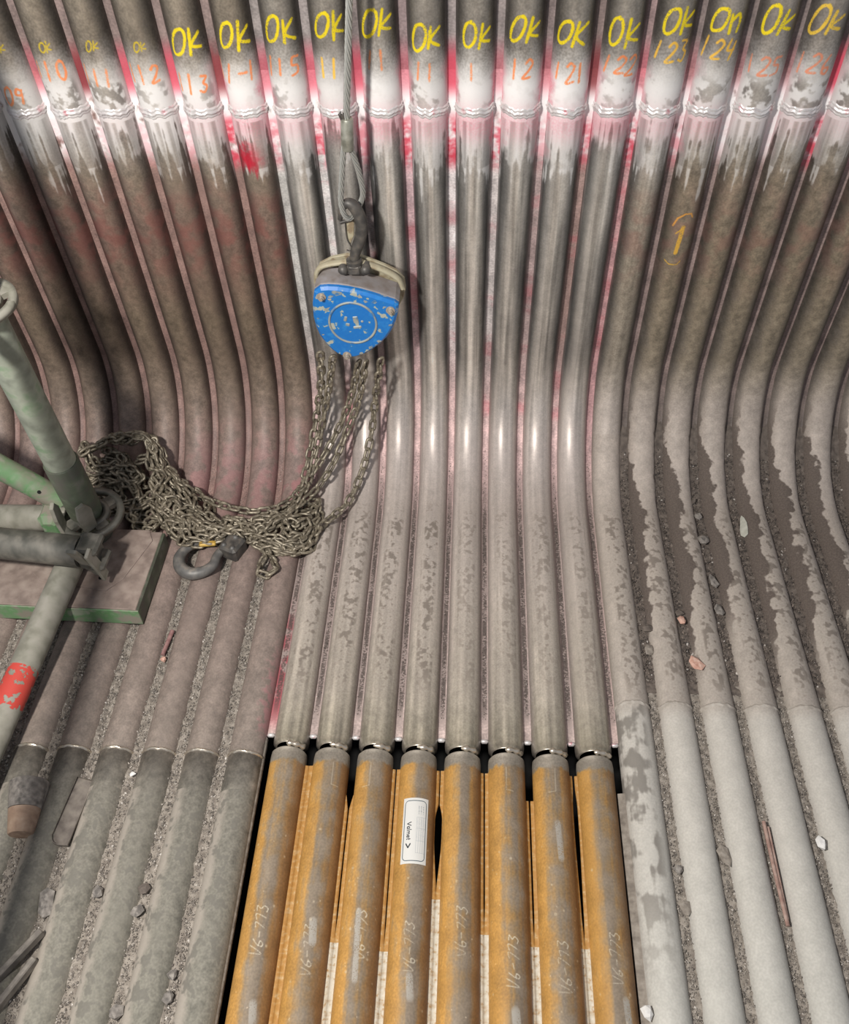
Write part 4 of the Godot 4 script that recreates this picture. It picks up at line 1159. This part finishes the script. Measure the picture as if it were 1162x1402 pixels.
func build_bottom_hook() -> void:
	var o := thing("load_hook", "dark steel load hook with yellow latch lying beside the chain heap", "hook", at(0.25, 0.57, R))
	var b := o.position
	var pts := [[0.304, 0.535], [0.291, 0.562], [0.287, 0.588], [0.270, 0.606], [0.246, 0.611], [0.224, 0.598], [0.214, 0.574], [0.219, 0.552], [0.234, 0.536], [0.250, 0.528]]
	var c := PackedVector3Array()
	for p in pts: c.append(at(p[0], p[1], R + 0.012) - b)
	c = smooth_path(c, 5)
	var rad := []
	for i in c.size():
		var t := float(i) / (c.size() - 1)
		rad.append((0.0088 + 0.0046 * sin(PI * ss(0.05, 0.95, t))) * (1.0 - 0.55 * ss(0.82, 1.0, t)))
	var st := new_st(); sweep(st, c, rad, 14)
	put("hook_body", done(st), M.hook_steel, o)
	st = new_st()
	cbox(st, Vector3(0.034, 0.011, 0.006), 0.002, Transform3D(Basis(up_at(0.54), 0.12) * frame_at(0, 0.54, 0).basis, at(0.268, 0.540, R + 0.023) - b))
	put("latch", done(st), M.yellow, o)
	st = new_st()
	var f := frame_at(0.320, 0.541, R + 0.016, -0.42); f.origin -= b
	cbox(st, Vector3(0.042, 0.046, 0.030), 0.005, f)
	put("swivel_block", done(st), M.dark_steel, o)
	for e in [[-0.010, -0.014], [0.011, -0.014], [0.0, 0.013]]:
		st = new_st()
		sweep(st, PackedVector3Array([f * Vector3(e[0], e[1], 0.014), f * Vector3(e[0], e[1], 0.018), f * Vector3(e[0], e[1], 0.0195)]), [0.0052, 0.0048, 0.001], 12)
		put("rivet", done(st), M.hook_steel, o)

# ---------------------------------------------------------------- scaffold
func rim(st: SurfaceTool, c: Vector3, thick: float, a: float, b: float) -> void:
	var n := 40
	for i in n:
		var f := TAU * i / n; var g := TAU * (i + 1) / n
		var u := Vector3(cos(f), 0, sin(f)); var v := Vector3(cos(g), 0, sin(g))
		var h := Vector3(0, thick / 2, 0)
		quad(st, c + u * a + h, c + u * b + h, c + v * b + h, c + v * a + h)
		quad(st, c + v * a - h, c + v * b - h, c + u * b - h, c + u * a - h)
		quad(st, c + u * b + h, c + u * b - h, c + v * b - h, c + v * b + h)
		quad(st, c + v * a + h, c + v * a - h, c + u * a - h, c + u * a + h)

func rosette(c: Vector3, r0: float, r1: float, thick: float) -> ArrayMesh:
	# ring with four large openings, built as rim, spokes and collar
	var st := new_st()
	rim(st, c, thick, r1 * 0.80, r1)
	rim(st, c, thick, r0 * 0.8, r0 * 1.18)
	for k in 4:
		var f := TAU * (k + 0.5) / 4
		cbox(st, Vector3(r1 * 0.9 - r0, 0.026, thick * 0.96), 0.001, Transform3D(Basis(Vector3.UP, f) * Basis(Vector3.RIGHT, PI / 2), c + Vector3(cos(f), 0, -sin(f)) * (r0 + r1 * 0.9) * 0.5))
	return done(st)

func build_scaffold() -> void:
	var ax := Vector3(0.045, 0.115, 0.39)
	var o := thing("scaffold", "foot of a green and grey tube scaffold standing on the pad at left", "scaffold", ax)
	var st := new_st(); sweep(st, line(Vector3(0, 0.20, 0), Vector3(0, 1.5, 0), 8), 0.029, 24)
	tag(put("standard", done(st), M.galv, o), "upright grey-green scaffold tube")
	var std := o.get_node("standard")
	put("rosette", rosette(Vector3(0, 0.59, 0), 0.029, 0.058, 0.011), M.galv_dusty, std)
	st = new_st(); sweep(st, PackedVector3Array([Vector3(0, 0.0, 0), Vector3(0, 0.22, 0), Vector3(0, 0.2215, 0)]), [0.0325, 0.0325, 0.0305], 24)
	tag(put("base_collar", done(st), M.dark_green, o), "dark green base collar sleeve")
	put("rosette", rosette(Vector3(0.012, 0.070, 0.006), 0.031, 0.064, 0.011), M.ledger, o.get_node("base_collar"))
	# ledger that crosses in front, wedge head at its right end
	var a := Vector3(-1.2, 0.215, 0.385) - ax; var b := Vector3(0.078, 0.215, 0.508) - ax
	st = new_st(); sweep(st, line(a, b, 8), 0.0300, 24)
	put("ledger", done(st), M.ledger, o)
	var led := o.get_node("ledger")
	st = new_st()
	var dirx := (b - a).normalized()
	var tf := Transform3D(Basis(dirx, Vector3.UP, dirx.cross(Vector3.UP)), b + dirx * 0.012)
	cbox(st, Vector3(0.036, 0.058, 0.050), 0.010, tf)
	cbox(st, Vector3(0.040, 0.016, 0.044), 0.005, tf * Transform3D(Basis(), Vector3(0.012, 0.024, 0.0)))
	cbox(st, Vector3(0.040, 0.016, 0.044), 0.005, tf * Transform3D(Basis(), Vector3(0.012, -0.024, 0.0)))
	put("ledger_head", done(st), M.ledger, led)
	st = new_st()
	cbox(st, Vector3(0.020, 0.135, 0.007), 0.0015, tf * Transform3D(Basis(Vector3.RIGHT, 0.30), Vector3(0.004, -0.004, 0.022)))
	cbox(st, Vector3(0.007, 0.100, 0.020), 0.0015, tf * Transform3D(Basis(Vector3.RIGHT, 0.16), Vector3(0.022, -0.010, 0.020)))
	put("wedge", done(st), M.galv_dusty, led)
	# fork plates that grip the lower rosette
	for e in [[-0.030, 0.5], [0.024, -0.35]]:
		st = new_st()
		var pl := PackedVector2Array([Vector2(-0.014, -0.034), Vector2(0.012, -0.036), Vector2(0.017, 0.016), Vector2(0.006, 0.038), Vector2(-0.009, 0.036), Vector2(-0.016, 0.006)])
		extrude(st, pl, -0.0035, 0.0035, 0.001, Transform3D(Basis(Vector3.UP, e[1] + 1.2), Vector3(e[0], 0.108, 0.045)))
		put("fork_plate", done(st), M.galv_dusty, o)
	# ledger behind, to the left
	st = new_st(); sweep(st, line(Vector3(-1.2, 0.165, 0.405) - ax, Vector3(0.005, 0.165, 0.392) - ax, 6), 0.0265, 24)
	tag(put("ledger", done(st), M.galv_dusty, o), "dusty ledger running left behind the dark one")
	st = new_st(); cbox(st, Vector3(0.05, 0.06, 0.055), 0.012, Transform3D(Basis(), Vector3(-0.025, 0.165, 0.395) - ax))
	put("ledger_head", done(st), M.green_paint, o.get_node("ledger"))
	# ledger that comes forward along the tubes, with its red band
	var c := Vector3(0.0345, 0.150, 0.44) - ax; var d := Vector3(-0.037, 0.150, 1.30) - ax
	st = new_st(); sweep(st, line(c, d, 8), 0.0262, 24)
	var front := put("ledger", done(st), M.galv_dusty, o)
	tag(front, "pale ledger coming forward, with a worn red band")
	st = new_st()
	var t0 := 0.330; var t1 := 0.426
	sg += 1; st.set_smooth_group(sg)
	var ld := (d - c).normalized(); var n1 := ld.cross(Vector3.UP).normalized(); var n2 := n1.cross(ld)
	var nz := FastNoiseLite.new(); nz.frequency = 1.0; nz.seed = 5; nz.fractal_octaves = 2
	for i in 72:
		for j in 90:
			var q := []
			for e in [[i, j], [i, j + 1], [i + 1, j + 1], [i + 1, j]]:
				var f: float = TAU * e[1] / 90.0
				q.append(c.lerp(d, lerpf(t0, t1, e[0] / 72.0)) + (n1 * cos(f) + n2 * sin(f)) * 0.0265)
			var edge: float = minf(i, 71 - i) / 15.0
			var chip := nz.get_noise_3d(i * 0.05, cos(TAU * j / 90.0) * 1.3, sin(TAU * j / 90.0) * 1.3) + 0.25 * nz.get_noise_3d(i * 0.25, cos(TAU * j / 90.0) * 6.0, sin(TAU * j / 90.0) * 6.0)
			if chip < 0.20 + edge * 0.12 and (edge > 0.3 or chip < -0.05): quad(st, q[0], q[3], q[2], q[1])
	put("red_band", done(st), steel(c8(186, 66, 56), 0.0, 0.6), front)
	# upper ledger from the top rosette, coming forward
	st = new_st(); sweep(st, line(Vector3(0.0955, 0.705, 0.52) - ax, Vector3(0.135, 0.705, 1.36) - ax, 6), 0.0215, 20)
	sweep(st, line(Vector3(0.052, 0.703, 0.435) - ax, Vector3(0.0955, 0.705, 0.53) - ax, 3), 0.011, 12)
	put("ledger", done(st), M.galv_dusty, o)
	# green diagonal brace
	st = new_st()
	var e0 := Vector3(0.012, 0.152, 0.362) - ax; var e1 := Vector3(-0.72, 0.995, 0.352) - ax
	sweep(st, line(e0, e1, 8), 0.0235, 22)
	var br := put("brace", done(st), M.green_paint, o)
	tag(br, "green painted diagonal brace with a drilled hole")
	st = new_st()
	var hp := e0.lerp(e1, 0.077) + Vector3(0.006, 0.0125, 0.0155)
	sweep(st, line(hp, hp + Vector3(0.002, 0.003, 0.0042)), 0.0035, 10)
	put("drilled_hole", done(st), M.black, br)

func build_pad() -> void:
	# thick steel-edged pad lying across the tubes
	var f := Transform3D(frame_at(0, 0.60, 0).basis, at(-0.12, 0.62, R + 0.001))
	var o := thing("base_pad", "thick dusty pad with green painted edges under the scaffold foot", "base pad", f.origin)
	o.basis = f.basis
	var inv := f.affine_inverse()
	var cs := []
	for e in [[0.1807, 0.530], [0.1765, 0.729], [-0.55, 0.712], [-0.55, 0.520]]:
		var p := inv * at(e[0], e[1], R)
		cs.append(Vector2(p.x, p.y))
	var st := new_st(); extrude(st, PackedVector2Array(cs), 0.0, 0.0425, 0.003)
	put("edge_frame", done(st), M.dark_green, o)
	st = new_st()
	var mid := Vector2.ZERO
	for p: Vector2 in cs: mid += p / 4.0
	var inner := PackedVector2Array()
	for p: Vector2 in cs: inner.append(p + (mid - p).normalized() * 0.004)
	extrude(st, inner, 0.040, 0.0445, 0.001)
	put("top_sheet", done(st), M.pad_top, o)
	# green front rail
	st = new_st()
	extrude(st, PackedVector2Array([cs[1] + Vector2(0.001, -0.002), cs[2] + Vector2(0, -0.002), cs[2] + Vector2(0, 0.001), cs[1] + Vector2(0.001, 0.001)]), 0.002, 0.0425, 0.001)
	put("front_rail", done(st), M.green_paint, o)
	st = new_st()
	var oc := PackedVector2Array()
	for e in [[0.150, 0.528], [0.163, 0.556], [0.130, 0.655], [0.104, 0.686], [0.045, 0.676], [-0.035, 0.664], [-0.06, 0.640], [-0.05, 0.545], [-0.02, 0.528]]:
		var p := inv * at(e[0], e[1], R)
		oc.append(Vector2(p.x, p.y))
	extrude(st, oc, 0.044, 0.0468, 0.0006)
	put("foot_plate", done(st), M.pad_top, o)
	st = new_st()
	var hp := inv * at(0.085, 0.655, R); hp.z = 0.0455
	sweep(st, line(hp, hp + Vector3(0, 0, 0.0018)), 0.0045, 12)
	put("bolt_hole", done(st), M.black, o)

# ---------------------------------------------------------------- loose things on the floor
func build_small_things() -> void:
	# tapered plug: grey upper half, rust-tan lower half
	var o := thing("tapered_plug", "grey and tan tapered plug lying in the gutter at the lower left", "plug", at(0.077, 1.11, 0.03))
	var b := o.position
	var a := at(0.071, 1.066, 0.041) - b; var m := at(0.0765, 1.112, 0.037) - b; var e := at(0.082, 1.152, 0.032) - b
	var st := new_st(); sweep(st, PackedVector3Array([a, a.lerp(m, 0.04), m]), [0.031, 0.0325, 0.0262], 28)
	tag(put("wide_half", done(st), M.stone, o), "grey wide end")
	st = new_st(); sweep(st, PackedVector3Array([m, m.lerp(e, 0.95), e]), [0.0258, 0.0208, 0.0190], 28)
	tag(put("narrow_half", done(st), worn([c8(138, 114, 96), c8(158, 132, 112), c8(172, 150, 130)], [0.2, 0.5, 0.85], 0.03, 0.0, 0.8, 8.0, 51), o), "tan narrow end")
	# flat bar leaning in the next gutter
	st = new_st()
	var out := PackedVector2Array([Vector2(-0.0155, -0.048), Vector2(-0.0155, 0.058), Vector2(0.0155, 0.056), Vector2(0.0150, -0.058)])
	for i in 6:
		var f := lerpf(-PI / 2, -PI, i / 5.0)
		out.append(Vector2(-0.0015 + 0.014 * cos(f), -0.046 + 0.014 * sin(f)))
	extrude(st, out, -0.003, 0.003, 0.0008)
	var tf := frame_at(0.152, 1.105, 0.0250, -0.09)
	tf.basis = Basis(along_at(1.1), 0.16) * tf.basis
	var bar := put("flat_bar", done(st), worn([c8(96, 88, 82), c8(118, 110, 102), c8(136, 128, 118)], [0.2, 0.5, 0.85], 0.02, 0.1, 0.75, 8.0, 52), self, tf)
	tag(bar, "dusty flat steel bar with one rounded corner lying beside the tapered plug", "steel bar")
	# two square bars poking in from the lower left corner
	var ends := [[0.168, 1.300, 0.034, 0.030, 1.520, 0.044, "upper of the two dark square bars poking in at the lower left corner"], [0.170, 1.338, 0.030, 0.060, 1.560, 0.036, "lower of the two dark square bars poking in at the lower left corner"]]
	for q: Array in ends:
		var p0 := at(q[0], q[1], q[2]); var p1 := at(q[3], q[4], q[5])
		st = new_st()
		var z := (p0 - p1).normalized(); var x := z.cross(up_at(1.35)).normalized()
		cbox(st, Vector3(0.0095, 0.018, p0.distance_to(p1)), 0.0018, Transform3D(Basis(x, z.cross(x), z), (p0 + p1) / 2.0))
		tag(put("square_bar", done(st), M.bar_steel), q[6], "steel bar")
	# welding rod stub in a right gutter
	st = new_st()
	sweep(st, PackedVector3Array([at(17 * P - 0.003, 1.082, 0.0205), at(17 * P - 0.002, 1.16, 0.0195), at(17 * P + 0.001, 1.245, 0.0185)]), 0.0032, 10)
	sweep(st, PackedVector3Array([at(17 * P + 0.003, 1.090, 0.0185), at(17 * P + 0.003, 1.17, 0.0185), at(17 * P + 0.003, 1.235, 0.0175)]), 0.0022, 8)
	tag(put("welding_rod", done(st), worn([c8(140, 110, 100), c8(160, 132, 120), c8(178, 156, 144)], [0.2, 0.5, 0.85], 0.03, 0.1, 0.7, 8.0, 53)), "reddish brown rod lying in a gutter of the right floor", "rod")
	st = new_st()
	sweep(st, PackedVector3Array([at(3 * P + 0.004, 0.735, 0.020), at(3 * P - 0.002, 0.79, 0.019)]), 0.0045, 6)
	tag(put("scrap_strip", done(st), worn([c8(130, 92, 90), c8(150, 116, 112)], [0.3, 0.7], 0.03, 0.0, 0.8, 8.0, 54)), "small reddish scrap strip in a gutter below the green edged pad", "scrap")

func stone(x: float, s: float, h: float, size: Vector3, turn: float, mat: Material, label: String, sd: int, called := "stone", cat := "stone") -> void:
	var tf := frame_at(x, s, h, turn)
	var m := rock_mesh(sd, 0.85)
	tf.basis = tf.basis * Basis(Vector3(size.x, 0, 0), Vector3(0, 0, size.z), Vector3(0, size.y, 0))
	tag(put(called, m, mat, self, tf), label, cat)

func build_stones() -> void:
	var pink := worn([c8(176, 132, 116), c8(200, 160, 142), c8(214, 184, 168)], [0.2, 0.5, 0.85], 0.03, 0.0, 0.85, 10.0, 61)
	var white := worn([c8(206, 204, 200), c8(228, 226, 222)], [0.3, 0.7], 0.03, 0.0, 0.8, 10.0, 62)
	var chip := worn([c8(172, 172, 160), c8(196, 196, 184)], [0.3, 0.7], 0.03, 0.0, 0.8, 10.0, 63)
	var dark: Material = M.dust_dark
	stone(16 * P + 0.008, 0.786, 0.031, Vector3(0.017, 0.028, 0.007), 0.45, pink, "flat pinkish orange stone chip standing out in a right gutter", 71)
	stone(16 * P - 0.002, 0.683, 0.025, Vector3(0.009, 0.015, 0.008), 0.4, pink, "small pink stone just above the orange stone chip", 72)
	stone(15 * P + 0.006, 0.702, 0.020, Vector3(0.016, 0.015, 0.011), 0.2, dark, "dark slag lump in the first gutter right of the middle tubes", 73, "slag_lump", "slag")
	stone(15 * P + 0.006, 0.748, 0.018, Vector3(0.012, 0.018, 0.007), 0.3, M.dust, "brownish clod just below the dark slag lump", 74, "slag_lump", "slag")
	stone(17 * P - 0.002, 0.474, 0.021, Vector3(0.014, 0.019, 0.009), 0.2, M.stone, "largest grey lump in the gutter near the paint chip", 75)
	stone(17 * P - 0.008, 0.362, 0.018, Vector3(0.011, 0.010, 0.009), 0.7, dark, "dark crumb at the top of the gutter of grey lumps", 76, "slag_lump", "slag")
	stone(17 * P - 0.003, 0.405, 0.018, Vector3(0.010, 0.011, 0.008), 1.1, M.stone, "small grey lump just above the largest grey lump", 77)
	stone(17 * P - 0.002, 0.583, 0.022, Vector3(0.010, 0.025, 0.007), 0.25, M.stone, "long pale grey stone in the gutter below the largest grey lump", 78)
	stone(17 * P - 0.002, 0.655, 0.021, Vector3(0.011, 0.019, 0.008), 0.3, M.stone, "grey stone beside a dark shadow, below the long pale stone", 79)
	stone(16 * P - 0.002, 0.662, 0.018, Vector3(0.010, 0.010, 0.007), 0.3, dark, "dark clod touching the small pink stone", 80, "slag_lump", "slag")
	stone(18 * P + 0.002, 1.116, 0.027, Vector3(0.010, 0.016, 0.010), 0.2, white, "bright white chip in a gutter at the right edge", 81, "white_chip", "chip")
	stone(14 * P + 0.003, 1.372, 0.024, Vector3(0.011, 0.017, 0.012), 0.3, white, "bright white lump at the right border of the orange panel", 82, "white_chip", "chip")
	stone(16 * P + 0.002, 1.140, 0.018, Vector3(0.014, 0.028, 0.004), 0.25, M.dust, "flat grey slab wedged in a gutter of the lower right floor", 83, "slag_lump", "slag")
	stone(15 * P + 0.001, 1.165, 0.018, Vector3(0.010, 0.010, 0.005), 0.2, M.stone, "grey flake beside the rightmost old tube next to the panel", 84)
	stone(15 * P + 0.004, 1.225, 0.018, Vector3(0.010, 0.020, 0.004), 0.2, M.dust, "curled grey scale flake in the gutter right of the panel", 85, "scale_flake", "flake")
	stone(2 * P + 0.001, 1.255, 0.020, Vector3(0.013, 0.034, 0.007), 0.15, M.stone, "long pale grey slab above the two dark square bars", 86)
	stone(4 * P + 0.002, 1.402, 0.022, Vector3(0.013, 0.014, 0.011), 0.2, M.stone, "round grey lump at the bottom edge between dusty tubes", 87)
	stone(3 * P + 0.002, 1.235, 0.019, Vector3(0.012, 0.016, 0.008), 0.2, M.stone, "pale lump in the second gutter left of the black slot", 88)
	stone(4 * P - 0.002, 1.225, 0.020, Vector3(0.010, 0.013, 0.008), 0.6, dark, "dark grey pebble left of the black slot", 89)
	stone(4 * P - 0.003, 1.262, 0.020, Vector3(0.012, 0.014, 0.008), 0.9, M.stone, "grey lump just below the dark grey pebble", 90)
	stone(5 * P - 0.004, 1.350, 0.020, Vector3(0.009, 0.012, 0.007), 0.4, M.stone, "upper grey pebble in the gutter nearest the black slot", 91)
	stone(5 * P - 0.003, 1.380, 0.020, Vector3(0.010, 0.012, 0.007), 1.0, M.stone, "lower grey pebble in the gutter nearest the black slot", 92)
	stone(3 * P + 0.002, 0.80, 0.020, Vector3(0.008, 0.009, 0.007), 0.5, pink, "small tan stone at the end of the reddish scrap strip", 93)
	stone(3 * P + 0.006, 1.035, 0.022, Vector3(0.006, 0.006, 0.005), 0.5, white, "tiny white pebble above the left row of floor welds", 94, "white_chip", "chip")
	# thin chip lying on a tube's flank
	var st := new_st()
	var poly := PackedVector2Array()
	for p in [[-0.006, 0.026], [0.004, 0.029], [0.011, 0.020], [0.010, 0.006], [0.006, -0.008], [0.003, -0.022], [-0.002, -0.028], [-0.007, -0.018], [-0.010, -0.004], [-0.009, 0.012]]: poly.append(Vector2(p[0], p[1]))
	extrude(st, poly, 0.0, 0.002, 0.0004)
	var s0 := 0.432
	var th := -0.95
	var u := up_at(s0)
	var nrm := Vector3.RIGHT * sin(th) + u * cos(th)
	var al := -along_at(s0)
	var x := al.cross(nrm).normalized()
	tag(put("paint_chip", done(st), chip, self, Transform3D(Basis(x, nrm.cross(x), nrm), at(18.5 * P, s0, 0) + nrm * (R + 0.0012))), "thin pale grey-green paint chip lying on the dark dusty flank of a tube", "paint chip")
